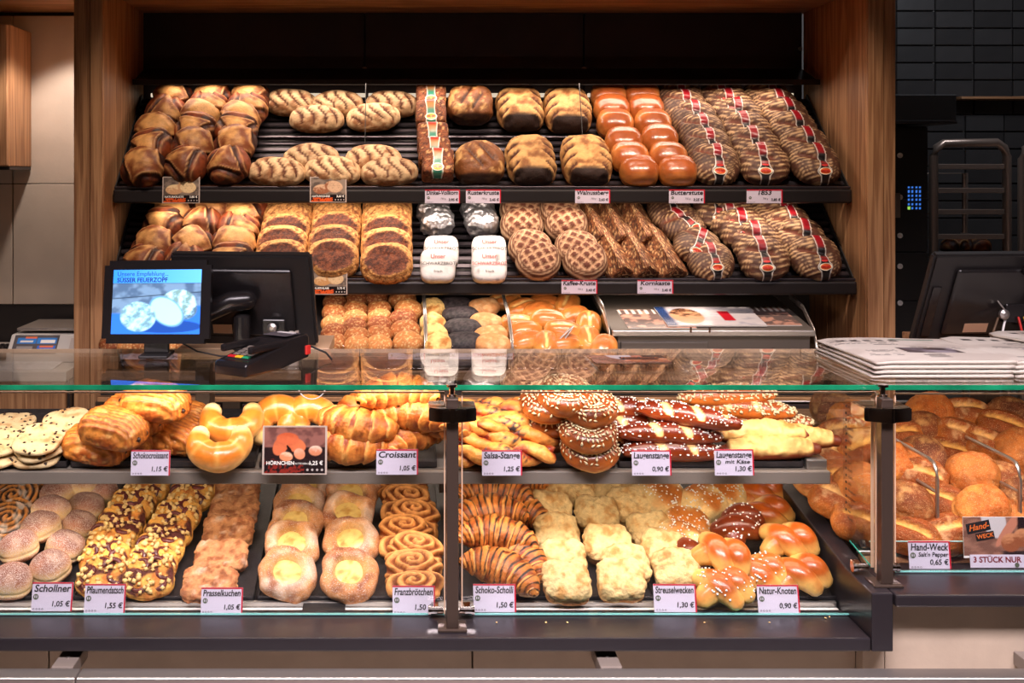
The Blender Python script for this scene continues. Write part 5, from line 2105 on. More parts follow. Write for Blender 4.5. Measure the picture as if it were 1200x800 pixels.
for a_, b_, h_, w_ in ((691, 527, 0.0, 'lowest of the front stack'), (688, 506, 0.045, 'in the middle of the front stack'), (690, 477, 0.09, 'on top of the front stack'), (643, 506, 0.0, 'lowest of the rear stack'), (642, 488, 0.045, 'in the middle of the rear stack'), (641, 472, 0.085, 'upper of the rear stack by the twists'), (662, 464, 0.11, 'on top of the rear stack')):
    place('ring', a_, b_, PUs, 'sunflower-seeded ring roll, ' + w_, G, 'roll', lift=h_, tilt=24, spin=a_)
G = 'salted lye sticks'
for a_, b_, h_, sp, w_ in ((790, 529, 0, -2, 'lowest at the front'), (745, 515, 0.0, -5, 'behind the front one, beside the seeded rings'), (784, 509, 0.035, -5, 'second up, splits facing out'), (748, 494, 0.035, 10, 'in the second layer beside the seeded rings'), (738, 480, 0.06, -4, 'rearmost by the seeded rings'), (806, 487, 0.075, -16, 'on top, pointing at the cheese sticks')):
    place('lye', a_, b_, PUs, 'dark brown salted lye stick, ' + w_, G, 'roll', lift=h_, spin=sp, tilt=20)
G = 'cheese lye sticks'
for a_, b_, h_, sp, w_ in ((902, 526, 0, 2, 'nearest the price card'), (893, 508, 0.012, 4, 'second, behind the nearest'), (925, 512, 0, -6, 'peeping out at the end of the tray')):
    place('cheesestick', a_, b_, PUs, 'lye stick with pale melted cheese, ' + w_, G, 'roll', lift=h_, spin=sp, tilt=22)
G = 'seeded sticks'
for a_, b_, h_, sp, w_ in ((893, 494, 0.012, -3, 'lowest behind the cheese sticks'), (872, 479, 0.045, -4, 'in the middle of the rear pile'), (852, 464, 0.075, 4, 'on top of the rear pile')):
    place('seedstick', a_, b_, PUs, 'brown stick coated with seeds, ' + w_, G, 'roll', lift=h_, spin=sp, tilt=22)

# ------------------------------------------------------------------ counter, lower deck
PLs = Plane(2.375, 0.7765, 0.246)
G = 'sugared doughnuts'
for a_, b_, h_, w_ in ((14, 680, 0, 'front one at the picture edge'), (59, 664, 0, 'front one above its price card'), (22, 640, 0.03, 'big one lying on the front pair'), (77, 640, 0, 'third from the front along the tray rim'), (48, 616, 0.035, 'with a bright belt in the upper row'),
                       (92, 616, 0, 'fourth from the front along the tray rim'), (60, 597, 0.035, 'with a bright belt behind the first bright one'), (102, 594, 0, 'fifth from the front along the tray rim'), (68, 577, 0.02, 'near the poppy whirls at the back'), (118, 575, 0, 'last along the tray rim'), (96, 566, 0.02, 'half under the upper shelf'), (10, 706, -0.0, 'cut off low at the picture edge')):
    if b_ > 700:
        continue
    place('donut', a_, b_, PLs, 'round sugared doughnut, ' + w_, G, 'doughnut', lift=h_, tilt=2 + (a_ % 5) * 4, spin=a_, roll=(a_ * 7) % 36 - 18, scale=0.90)
G = 'poppy seed whirls'
for a_, b_, h_, w_ in ((10, 612, 0.012, 'nearest at the picture edge'), (16, 586, 0.012, 'second behind the nearest'), (36, 569, 0.0, 'half under the upper shelf')):
    place('whirl', a_, b_, PLs, 'iced poppy-seed whirl, ' + w_, G, 'pastry', lift=h_, tilt=30, spin=a_ * 3)
G = 'plum crumble slices'
PA = [(120, 676), (123, 653), (132, 630), (143, 610), (156, 590), (172, 572)]
PC = [(174, 676), (178, 660), (187, 642), (197, 622), (208, 603), (224, 580)]
column('plum', PA, PLs, 'plum crumble slice', 'the row beside the doughnuts', G, 'cake', tilt=36, jit=14, lift=0.004, scale=0.88)
column('plum', PC, PLs, 'plum crumble slice', 'the row beside the iced slices', G, 'cake', tilt=36, jit=14, lift=0.004, scale=0.88)
G = 'iced crumble slices'
column('prassel', [(246, 685), (259, 652), (268, 622), (274, 598), (277, 575)], PLs, 'iced brown crumble slice', 'the single slice row', G, 'cake', tilt=34, jit=5, lift=0.003, scale=0.90)
G = 'custard pastries'
column('custard', [(337, 671), (342, 637), (346, 612), (351, 591), (357, 573)], PLs, 'yellow-eyed custard pastry', 'the row beside the iced slices', G, 'pastry', tilt=38, jit=14, scale=0.95)
column('custard', [(409, 671), (411, 633), (408, 602), (411, 580), (418, 566)], PLs, 'yellow-eyed custard pastry', 'the row beside the cinnamon whirls', G, 'pastry', tilt=38, jit=14, scale=0.95)
G = 'cinnamon whirls'
column('franz', [(484, 674), (486, 652), (474, 631), (483, 612), (477, 594), (473, 572)], PLs, 'brown cinnamon double whirl', 'the whirl row', G, 'pastry', tilt=38, jit=10, scale=0.97)
G = 'drizzled croissants'
for a_, b_, h_, sp, w_ in ((585, 677, 0.0, -28, 'nearest, above its price card'), (582, 636, 0.03, -10, 'second from the front'), (573, 610, 0.04, 8, 'third from the front'), (580, 583, 0.035, -8, 'fourth, close under the upper shelf'), (600, 655, 0.0, -40, 'lying low beside the crumble buns'), (600, 604, 0.0, -20, 'lying low at the back'), (598, 571, 0.02, 4, 'last, half under the upper shelf')):
    place('drizzle', a_, b_, PLs, 'croissant with chocolate stripes, ' + w_, G, 'pastry', lift=h_, spin=sp, tilt=30)
G = 'crumble buns'
column('streusel', [(664, 682), (660, 657), (652, 625), (643, 598), (631, 575)], PLs, 'pale crumble bun', 'the row beside the drizzled croissants', G, 'bun', tilt=38, jit=8, scale=0.90)
column('streusel', [(728, 680), (733, 663), (711, 638), (700, 603), (672, 576)], PLs, 'pale crumble bun', 'the middle crumble row', G, 'bun', tilt=38, jit=12, scale=0.90)
column('streusel', [(792, 668), (778, 645), (763, 622), (738, 592), (716, 572)], PLs, 'pale crumble bun', 'the row beside the knotted rolls', G, 'bun', tilt=38, jit=12, scale=0.90)
G = 'sugar buns'
for a_, b_, h_, w_ in ((777, 583, 0.01, 'nearest the crumble buns at the back'), (824, 589, 0.012, 'in the middle of the back row'), (806, 618, 0, 'behind the dark knotted roll'), (796, 634, 0, 'low beside the crumble buns'), (848, 577, 0.0, 'beside the pale knots at the back'), (758, 566, 0, 'half under the upper shelf')):
    place('bun', a_, b_, PLs, 'golden bun with pearl sugar, ' + w_, G, 'bun', lift=h_, tilt=26, spin=a_ * 2)
G = 'knotted rolls'
for kd, a_, b_, h_, sp, w_ in (('knot', 442, 0, 0, 0, ''), ('knot', 443, 0, 0, 0, '')):
    pass
for kd, a_, b_, h_, sp, v_, w_ in (('knot', 846, 687, 0, 0, 1, 'golden knotted roll with sugar, nearest, beside its price card'), ('knot', 890, 671, 0, 5, 1, 'golden knotted roll with sugar, second in the front row'), ('knot', 937, 672, 0, 6, 0, 'plain golden knotted roll at the front end of the tray'),
                               ('knot', 923, 633, 0.03, -4, 0, 'plain glossy brown knotted roll, second from the tray end'), ('knot', 898, 603, 0.01, 20, 0, 'plain pale knotted roll, third from the tray end'), ('knot', 890, 577, 0.0, 10, 0, 'plain pale knotted roll, rearmost at the tray rim'),
                               ('knot', 845, 648, 0.035, -30, 0, 'glossy knotted roll lying on the sugared front ones'), ('darkknot', 866, 616, 0.03, 40, 0, 'dark curled lye knot with salt in the tray middle'), ('darkknot', 815, 652, 0.0, -20, 0, 'dark lye knot with salt beside the crumble buns')):
    place(kd, a_, b_, PLs, w_, G, 'roll', lift=h_, spin=sp, tilt=30, v=v_, scale=1.08)

# ------------------------------------------------------------------ hand rolls at the counter end
PRs = Plane(2.37, 0.845, 0.38)
G = 'hand rolls'
HR = [('split', 1066, 626, 0, 'golden, lying in the front corner behind the post'), ('split', 1113, 624, 0, 'golden, front row behind the wire divider'), ('hand', 1185, 610, 0, 'front row beside the printed poster'),
      ('hand', 1067, 588, 0.045, 'round and dusty, resting on the front corner'), ('split', 1103, 588, 0.03, 'smooth, behind the bent wire'), ('hand', 1151, 593, 0.05, 'big and crusty, above the poster'), ('hand', 1196, 577, 0.03, 'cut by the picture edge, above the poster'),
      ('hand', 1140, 553, 0.065, 'round and pale, in the middle of the heap'), ('split', 1078, 557, 0.045, 'golden oval, crossed by the upper wire'), ('hand', 1176, 563, 0.03, 'dark and floury, under the two wires'), ('hand', 1055, 540, 0.06, 'golden, pressed against the post'),
      ('hand', 1082, 532, 0.06, 'smooth golden, left of the heap middle'.replace('left of', 'before')), ('split', 1110, 531, 0.03, 'in the gap between the two wires'), ('split', 1159, 522, 0.05, 'striped with flour, under the rear wire'), ('hand', 1194, 526, 0.06, 'dusty, near the picture edge in the second row'),
      ('split', 1052, 512, 0.06, 'bright golden, upper one by the post'), ('hand', 1085, 504, 0.04, 'dark brown, in the shade of the rear row'), ('split', 1126, 511, 0.05, 'split golden, below the rear pair'), ('split', 1176, 500, 0.06, 'with a pale split, upper right of the heap'.replace('upper right of', 'high on')),
      ('hand', 1090, 480, 0.06, 'crusty, first of the rear row'), ('split', 1133, 484, 0.06, 'tan and oval, second of the rear row'), ('hand', 1184, 484, 0.06, 'third of the rear row'),
      ('split', 1010, 612, 0.0, 'seen through the partition, lowest near the post'), ('split', 982, 588, 0.0, 'seen through the partition, lowest but one'), ('hand', 1006, 566, 0.03, 'dusty, seen through the partition behind the list'), ('split', 982, 560, 0.01, 'seen through the partition below the list middle'),
      ('hand', 958, 560, 0.0, 'seen through the partition above the tray end'), ('split', 975, 534, 0.02, 'seen through the partition beside the shelf bracket'), ('split', 1012, 524, 0.05, 'golden, seen through the partition near the clamp'), ('split', 988, 508, 0.04, 'golden, seen through the partition over the bracket'),
      ('hand', 1000, 488, 0.05, 'seen through the partition, high beside the clamp'), ('hand', 975, 476, 0.05, 'brown, seen through the partition, topmost')]
for k, (kd, a_, b_, h_, w_) in enumerate(HR):
    place(kd, a_, b_, PRs, 'hand roll, ' + w_, G, 'roll', lift=h_ * 0.8, tilt=30 + (k * 7) % 20, spin=(k * 47) % 60 - 30, roll=(k * 31) % 24 - 12, scale=0.88 if kd == 'split' else 0.97)

# ------------------------------------------------------------------ price cards
CARDN = {}


def price_card(px0, px1, ytop, ybot, Y, title, price, label, group, sub=None, lean=6, codes='o o o o', yaw=0, blank=False, small=False, mat=None):
    xc = PX((px0 + px1) / 2, Y)
    z0 = PZ(ybot, Y)
    w_ = (px1 - px0) * Y / F
    h_ = (ybot - ytop) * Y / F
    r_ = thing('price_card', label, 'price card', (xc, Y, z0), (math.radians(90 - lean), 0, math.radians(yaw)), group)
    box('card', -w_ / 2, w_ / 2, 0, h_, -0.0016, 0, CARD, r_)
    e_ = w_ * 0.035
    box('red_edge', -w_ / 2, w_ / 2, h_ - e_ * 0.9, h_, 0.0001, 0.0006, RED, r_)
    box('red_edge', w_ / 2 - e_, w_ / 2, 0, h_ - e_ * 0.9, 0.0001, 0.0006, RED, r_)
    ts = h_ * (0.34 if not small else 0.44)
    text(title, ts, INK, r_, (-0.01 * w_, h_ * (0.78 if not small else 0.76), 0.0008), shear=0.15, maxw=min(w_ * 0.90, ts * 0.55 * len(title)), bold=ts * 0.022)
    if sub:
        text(sub, h_ * 0.22, INK, r_, (0.08 * w_, h_ * 0.52, 0.0008), shear=0.15, maxw=min(w_ * 0.72, h_ * 0.13 * len(sub)), bold=ts * 0.012)
    text(price, h_ * 0.26, INK, r_, (w_ * 0.44, h_ * 0.25, 0.0008), 'RIGHT', shear=0.1, bold=ts * 0.015)
    text(codes, h_ * 0.13, INK, r_, (-w_ * 0.46, h_ * 0.09, 0.0008), 'LEFT')
    if small:
        text('750 g', h_ * 0.17, INK, r_, (w_ * 0.02, h_ * 0.33, 0.0008), 'CENTER', shear=0.1)
    em = lathe('emblem', [(h_ * 0.10, 0.0004), (h_ * 0.10, 0.0009), (h_ * 0.08, 0.0009)], EMBLEM, r_, 16)
    em.location = (-w_ * 0.40, h_ * (0.50 if not small else 0.40), 0)
    for sx in (-1, 1):
        box('emblem_mark', sx * h_ * 0.035 - h_ * 0.014, sx * h_ * 0.035 + h_ * 0.014, -h_ * 0.04, h_ * 0.045, 0.0009, 0.0012, CARD, em)
    return r_


G = 'price cards on the upper shelf rail'
YU = 2.338
for a_, b_, t_, q_, ti, pr, sb in ((153, 199, 528, 557, 'Schokocroissant', '1,15 €', None), (441, 490, 527, 556, 'Croissant', '1,05 €', None), (565, 612, 528, 557, 'Salsa-Stange', '1,25 €', None),
                                   (741, 787, 528, 557, 'Laugenstange', '0,90 €', None), (838, 884, 527, 557, 'Laugenstange', '1,30 €', 'mit Käse')):
    price_card(a_, b_, t_, q_, YU, ti, pr, 'price card reading %s %s on the upper shelf rail' % (ti + (' ' + sb if sb else ''), pr), G, sb, lean=8)
G = 'price cards on the lower light rail'
YL = 2.3135
for a_, b_, t_, q_, ti, pr in ((36, 84, 684, 716, 'Schollner', '1,05 €'), (98, 146, 686, 718, 'Pflaumendatsch', '1,55 €'), (235, 284, 690, 719, 'Prasselkuchen', '1,05 €'), (460, 510, 688, 720, 'Franzbrötchen', '1,50 €'),
                               (555, 605, 686, 717, 'Schoko-Scholli', '1,50 €'), (767, 817, 686, 717, 'Streuselwecken', '1,30 €'), (889, 938, 687, 718, 'Natur-Knoten', '0,90 €')):
    price_card(a_, b_, t_, q_, YL, ti, pr, 'price card reading %s %s on the lower light rail' % (ti, pr), G, lean=14)
bl = thing('price_card', 'price card lying edge-on on the light rail before the custard pastries', 'price card', (PX(379, 2.325), 2.318, 0.769), (0.12, 0, 0), G)
box('card', -0.046, 0.046, -0.012, 0.05, 0, 0.0018, PLASTICM, bl)
box('card_holder', -0.046, 0.046, -0.014, -0.012, -0.004, 0.008, PLASTICM, bl)
c_ = price_card(1066, 1115, 635, 667, 2.325, 'Hand-Weck', '0,65 €', "price card reading Hand-Weck Salt'n Pepper on the counter end", 'price cards of the counter end', "Salt'n Pepper", lean=8)
G = 'price tags on the shelf fascias'
for a_, b_, t_, q_, Y_, ti, pr in ((498, 539, 222, 238, 3.598, 'Dinkel-Vollkorn', '3,95 €'), (546, 587, 222, 238, 3.598, 'Rusterkruste', '3,45 €'), (674, 715, 222, 238, 3.598, 'Walnussberg', '3,65 €'), (784, 826, 222, 238, 3.598, 'Butterstute', '3,25 €'), (875, 917, 222, 238, 3.598, '1853', '3,85 €'),
                                   (658, 700, 328, 344, 3.558, 'Kaffee-Kruste', '3,40 €'), (747, 789, 328, 344, 3.558, 'Kornkaste', '3,45 €')):
    price_card(a_, b_, t_, q_, Y_, ti, pr, 'small price tag reading %s on the shelf fascia' % ti, G, lean=0, small=True, codes='o o o o o')
G = 'tags on the bin fronts'
for a_, b_, ti, w_ in ((141, 172, 'Laugenweck', 'nearest the oak upright'), (180, 212, 'Doppelweck', 'second from the oak upright'), (365, 386, 'Roggen', 'half under the card reader'), (455, 498, 'Korn-Eck', 'before the seeded rolls'), (527, 566, 'Mohnweck', 'before the poppy rolls'), (578, 602, 'Dinkelweck', 'before the floured rolls')):
    price_card(a_, b_, 409, 421, 3.425, ti, '0,75 €', 'small bin tag seen through the glass top, %s' % w_, G, lean=0, small=True, codes='o o o')


# photo cards
def bread_pic(kind):
    def fn(u, v):
        n = fbm(uvp(u, v), 7, 3, len(kind))
        n2 = fbm(uvp(u, v), 26, 3, 3)
        if kind == 'horn':
            c = mixc(S(140, 92, 84), S(104, 66, 62), ss(n, -0.2, 0.4))
            c = mixc(c, S(40, 26, 28), ss(0.58 - v, 0, 0.03))
            for (cx, cy, rx, ry, a, c1, c2) in ((0.84, 0.49, 0.11, 0.11, 0, S(206, 130, 96), S(226, 190, 170)), (0.50, 0.62, 0.145, 0.20, 0.9, S(216, 116, 76), S(190, 92, 60)), (0.27, 0.60, 0.12, 0.22, -0.3, S(212, 112, 74), S(190, 96, 64)), (0.38, 0.76, 0.18, 0.12, 0, S(208, 106, 70), S(186, 86, 54)), (0.58, 0.42, 0.09, 0.12, 0.2, S(222, 140, 104), S(226, 168, 140)), (0.36, 0.36, 0.11, 0.10, -0.4, S(222, 140, 100), S(232, 190, 160))):
                m, p, q = ell(u, v, cx, cy, rx, ry, a)
                c = mixc(c, mixc(c1, c2, ss(q + 0.5 * n2, -0.4, 0.9)), m)
            m, p, q = ell(u, v, 0.41, 0.53, 0.025, 0.09, 0.5)
            c = mixc(c, S(36, 20, 20), m)
            c = mixc(c, S(34, 24, 26), ss(0.26 - v, 0, 0.02))
            fl = ss(n2 + 0.25 - v * 2.4, 0, 0.2) * (u < 0.66)
            return mixc(c, S(150, 46, 36), fl * 0.8)
        c = mixc(S(96, 84, 78), S(140, 124, 112), ss(n + u * 0.4, -0.2, 0.6))
        pal = {'crust': (S(206, 160, 120), S(236, 206, 160)), 'sun': (S(150, 96, 70), S(206, 170, 140)), 'grain': (S(196, 146, 96), S(216, 186, 146))}[kind]
        for (cx, cy, rx, ry, a, k) in ((0.32, 0.52, 0.26, 0.20, 0.15, 0), (0.66, 0.62, 0.27, 0.24, -0.6, 1), (0.68, 0.58, 0.22, 0.19, -0.6, 2)):
            m, p, q = ell(u, v, cx, cy, rx, ry, a)
            cc = mixc(pal[0], pal[1], ss(q + n2, -0.3, 0.6)) if k != 2 else mixc(pal[1], pal[1] * 0.75, ss(n2, 0, 0.4))
            c = mixc(c, cc, m)
        c = mixc(c, S(28, 20, 22), ss(0.30 - v, 0, 0.02))
        fl = ss(n2 * 0.5 + 0.17 - v, 0, 0.04) * (u < 0.64) * (v < 0.16)
        return mixc(c, S(216, 88, 40), fl)
    return fn


def photo_card(px0, px1, ytop, ybot, Y, kind, name, price, label, lean, extra=None):
    xc = PX((px0 + px1) / 2, Y)
    w_ = (px1 - px0) * Y / F
    h_ = (ybot - ytop) * Y / F
    r_ = thing('photo_card', label, 'price card', (xc, Y, PZ(ybot, Y)), (math.radians(90 - lean), 0, 0), 'photo cards')
    box('card', -w_ / 2, w_ / 2, 0, h_, -0.002, 0, plain('card_frame', S(186, 168, 158), 0.4) if 'card_frame' not in bpy.data.materials else bpy.data.materials['card_frame'], r_)
    printed('printed_picture', w_ * 0.94, h_ * 0.94, 90, 64, bread_pic(kind), PRINTG, r_, (0, h_ / 2, 0.0005))
    text(name, h_ * 0.105, INKW, r_, (-w_ * 0.44, h_ * 0.235, 0.001), 'LEFT', bold=h_ * 0.002)
    text(price, h_ * 0.115, INKW, r_, (w_ * 0.44, h_ * 0.235, 0.001), 'RIGHT', bold=h_ * 0.002)
    if extra:
        text(extra, h_ * 0.05, INKW, r_, (w_ * 0.11, h_ * 0.225, 0.001), 'CENTER', maxw=w_ * 0.30)
    for k in range(4):
        lathe('sign', [(h_ * 0.026, 0.0008), (h_ * 0.026, 0.0012)], plain('sign_grey', S(170, 160, 156), 0.5) if 'sign_grey' not in bpy.data.materials else bpy.data.materials['sign_grey'], r_, 10).location = (w_ * (0.20 + 0.075 * k), h_ * 0.10, 0)
    return r_


photo_card(307, 383, 500, 556, 2.350, 'horn', 'HÖRNCHEN', '1,25 €', 'photo card reading HÖRNCHEN 1,25 € before the milk horns', 8, 'MIT BUTTER GEBACKEN')
photo_card(190, 234, 207, 238, 3.600, 'crust', 'NATURKRUSTE', '3,80 €', 'photo card with a cut pale loaf on the top shelf fascia, before the rustic loaves', 4)
photo_card(363, 406, 207, 237, 3.600, 'sun', 'NATURSONNE', '3,60 €', 'photo card with a cut dark loaf on the top shelf fascia, before the slashed ovals', 4)
photo_card(364, 407, 314, 345, 3.560, 'grain', 'BAUERNLAIB', '3,70 €', 'photo card with a cut grain loaf on the lower shelf fascia, beside the till monitor', 4)


# poster of the counter end
def weck_pic(u, v):
    n = fbm(uvp(u, v), 7, 3, 2)
    n2 = fbm(uvp(u, v), 24, 3, 6)
    c = mixc(S(122, 84, 72), S(158, 112, 94), ss(n, -0.3, 0.4))
    c = mixc(c, S(206, 198, 200), ell(u, v, 0.40, 0.95, 0.16, 0.5, 0.1)[0])
    c = mixc(c, S(196, 128, 104), ell(u, v, 0.62, 0.75, 0.07, 0.55, -0.35)[0])
    c = mixc(c, S(44, 30, 34), ss(u - 0.70, 0, 0.03) * ss(v - 0.60, 0, 0.03))
    c = mixc(c, S(48, 34, 36), ss(u - 0.45, 0, 0.1) * ss(0.14 - v, 0, 0.03))
    for cx, cy in ((0.62, 0.34), (0.78, 0.46), (0.93, 0.38)):
        m, p, q = ell(u, v, cx, cy, 0.13, 0.24)
        c = mixc(c, mixc(S(150, 86, 58), S(206, 140, 100), ss(q + 0.6 * n2, -0.3, 0.8)), m)
    return c


YW = 2.337
pw = thing('poster_strip', 'printed poster reading Hand-Weck with rolls, standing at the counter end', 'poster', (PX(1175, YW), YW + 0.002, 0.8865), (math.radians(86), 0, 0))
w_, h_ = 0.165, 0.082
box('board', -w_ / 2, w_ / 2, -0.005, h_, -0.002, 0, WHITE, pw)
printed('printed_picture', w_, h_, 90, 50, weck_pic, PRINTG, pw, (0, h_ / 2, 0.0005))
b1 = box('black_label', -0.026, 0.026, -0.011, 0.011, 0.0006, 0.0010, INK, pw)
b1.location = (-0.050, 0.061, 0)
b1.rotation_euler = (0, 0, 0.20)
text('Hand-', 0.018, INKO, b1, (0, 0.0, 0.0014), shear=0.35, bold=0.0003)
b2 = box('black_label', -0.020, 0.020, -0.008, 0.008, 0.0011, 0.0015, INK, pw)
b2.location = (-0.036, 0.042, 0)
b2.rotation_euler = (0, 0, 0.17)
text('WECK', 0.0125, INKO, b2, (0, 0, 0.0019), bold=0.0003)
ps = thing('price_strip', 'pale strip reading 3 STÜCK NUR 1,40 € under the roll poster', 'sign', (PX(1180, YW - 0.01), YW - 0.01, 0.8645), (math.radians(84), 0, 0))
box('board', -0.078, 0.078, 0, 0.027, -0.002, 0, CARD, ps)
text('3 STÜCK NUR 1,40 €', 0.0165, plain('ink_wine', S(120, 24, 34), 0.5), ps, (-0.072, 0.0165, 0.0004), 'LEFT', bold=0.0005)
lathe('emblem', [(0.005, 0.0004), (0.005, 0.0008)], EMBLEM, ps, 14).location = (0.022, 0.006, 0)

# ------------------------------------------------------------------ devices and papers
# customer tablet
tb = thing('tablet', 'black tablet showing a blue bread picture, facing out on the counter glass', 'tablet', (PX(182, 2.62), 2.63, 1.268))
tilt_t = Matrix.Translation((0, 0, 0.133)) @ Matrix.Rotation(math.radians(-1.3), 4, 'Y') @ Matrix.Rotation(math.radians(-9), 4, 'Z') @ Matrix.Rotation(math.radians(90 - 10), 4, 'X')
bm = bmesh.new()
bx(bm, -0.137, 0.137, -0.101, 0.101, -0.012, 0)
bmesh.ops.bevel(bm, geom=[e for e in bm.edges if abs(e.verts[0].co.z - e.verts[1].co.z) > 0.005], offset=0.012, segments=4, affect='EDGES')
me_ = bpy.data.meshes.new('housing')
bm.to_mesh(me_)
bm.free()
me_.materials.append(PLASTIC)
hs = ob('housing', me_, tb)
hs.matrix_local = tilt_t


def scr(u, v):
    n = fbm(uvp(u, v), 8, 3, 2)
    n2 = fbm(uvp(u, v), 26, 4, 8)
    c = mixc(S(96, 122, 150), S(66, 88, 116), ss(n, -0.3, 0.3))
    c = mixc(c, S(34, 46, 62), gauss(v - 0.60 - 0.1 * (u - 0.5), 0.008) + gauss(v - 0.79, 0.006))
    c = mixc(c, S(40, 96, 196), ss(0.34 + 0.12 * ss(u, 0.7, 1.0) - v, 0, 0.04))
    c = mixc(c, S(20, 34, 84), ell(u, v, 0.60, 0.12, 0.42, 0.10)[0] * 0.7)
    m, p, q = ell(u, v, 0.80, 0.42, 0.16, 0.20, 0.4)
    c = mixc(c, mixc(S(70, 96, 120), S(150, 200, 230), ss(n2, -0.1, 0.5)), m)
    m, p, q = ell(u, v, 0.74, 0.47, 0.20, 0.22, -0.5)
    c = mixc(c, mixc(S(100, 132, 134), S(160, 206, 236), ss(n2 + 0.4 * np.sin(p * 9 + q * 3), -0.5, 0.5)), m)
    m, p, q = ell(u, v, 0.62, 0.35, 0.17, 0.26, 0.55)
    c = mixc(c, mixc(S(140, 196, 240), S(84, 130, 170), ss(np.sqrt(p * p + q * q), 0.84, 0.95)), m)
    m, p, q = ell(u, v, 0.30, 0.27, 0.20, 0.23, 0.2)
    c = mixc(c, mixc(S(92, 128, 144), S(150, 200, 226), ss(n2 + 0.3 * np.sin(p * 5 - q * 6), -0.5, 0.5)), m)
    return mixc(c, mixc(S(84, 156, 240), S(44, 120, 226), 1 - u), ss(v - 0.785, 0, 0.005))


sc_ = printed('screen', 0.226, 0.156, 110, 80, scr, SCREEN, hs, (0, 0, 0.0006))
SCI = plain('screen_ink', S(16, 26, 80), 0.5, emit=S(18, 34, 100), es=1.0)
text('Unsere Empfehlung...', 0.0155, SCI, hs, (-0.103, 0.0675, 0.0012), 'LEFT')
text('SÜSSER FEUERZOPF', 0.0150, SCI, hs, (-0.103, 0.0525, 0.0012), 'LEFT', bold=0.0004)
box('stand_foot', -0.035, 0.035, -0.04, 0.05, 0, 0.008, PLASTICM, tb, 0.003)
box('stand_neck', -0.03, 0.03, -0.002, 0.014, 0.008, 0.05, PLASTICM, tb, 0.003)
tube('cable', [(0.06, 0.0, 0.034), (0.10, 0.0, 0.012), (0.16, -0.02, 0.004), (0.24, -0.03, 0.004)], 0.0022, PLASTICM, tb, 6)


def till(name, label, loc, yaw, w_, h_, lean, armside):
    r_ = thing(name, label, 'monitor', loc, (0, 0, math.radians(yaw)))
    M = Matrix.Translation((0, 0, 0.0)) @ Matrix.Rotation(math.radians(90 + lean), 4, 'X')
    bm = bmesh.new()
    bx(bm, -w_ / 2, w_ / 2, 0.0, h_, -0.026, 0.0)
    bmesh.ops.bevel(bm, geom=list(bm.edges), offset=0.006, segments=2, affect='EDGES')
    me_ = bpy.data.meshes.new('housing')
    bm.to_mesh(me_)
    bm.free()
    me_.materials.append(PLASTICM)
    h0 = ob('housing', me_, r_)
    h0.matrix_local = M
    box('rear_cover', -w_ * 0.36, w_ * 0.36, h_ * 0.12, h_ * 0.86, 0.0005, 0.012, PLASTIC, h0, 0.008, 3)
    box('side_slot', -w_ * 0.47, -w_ * 0.42, h_ * 0.10, h_ * 0.66, 0.0005, 0.006, PLASTIC, h0, 0.002)
    box('rating_plate', -w_ * 0.24, -w_ * 0.10, h_ * 0.16, h_ * 0.26, 0.0125, 0.0132, plain('plate_tan', S(190, 150, 120), 0.5), h0)
    return r_, h0


# till monitor seen from behind, on its board
bd = thing('till_board', 'pale wooden board carrying the till monitor behind the counter glass', 'board', (PX(300, 2.86), 2.83, 1.235))
box('board', -0.19, 0.20, -0.06, 0.16, 0, 0.030, plain('board_pale', S(214, 176, 138), 0.4, var=0.1), bd, 0.003)
box('board_leg', -0.16, -0.12, 0.02, 0.10, -0.29, -0.001, BRONZE, bd, 0.003)
box('board_leg', 0.12, 0.16, 0.02, 0.10, -0.29, -0.001, BRONZE, bd, 0.003)
t1, h1 = till('till_monitor', 'black till monitor seen from behind, leaning beside the tablet', (PX(292, 2.80), 2.80, 1.268), -6, 0.36, 0.26, 22, 1)
ar = tube('arm', [(-0.10, -0.10, 0.09), (-0.02, -0.10, 0.125), (0.02, -0.09, 0.128)], 0.026, PLASTIC, t1, 14)
lathe('pivot', [(0.022, 0.0), (0.022, 0.085), (0.016, 0.092)], PLASTIC, t1, 18).location = (0.0, -0.075, 0.0)
lathe('knob', [(0.012, 0), (0.012, 0.008), (0.005, 0.012)], STEEL, t1, 14, 'y').location = (0.075, -0.06, 0.055)
box('hinge_block', 0.045, 0.105, -0.05, -0.01, 0.03, 0.075, PLASTIC, t1, 0.004)
for k, (xx, col_) in enumerate(((0.055, WHITE), (0.085, plain('cable_tan', S(206, 170, 140), 0.5)), (0.07, INKR))):
    tube('cable', [(xx + 0.01, -0.045, 0.03), (xx + 0.004, -0.055, 0.018), (xx, -0.06, 0.004)], 0.0024, col_, t1, 6)
cup = thing('plastic_tumbler', 'frosted plastic tumbler standing before the till monitor', 'cup', (PX(341, 2.74) + 0.0, 2.775, 1.266))
lathe('cup_body', [(0.014, 0.0), (0.018, 0.045), (0.0165, 0.045), (0.0125, 0.003)], plain('frosted', S(190, 180, 170), 0.5), cup, 18)

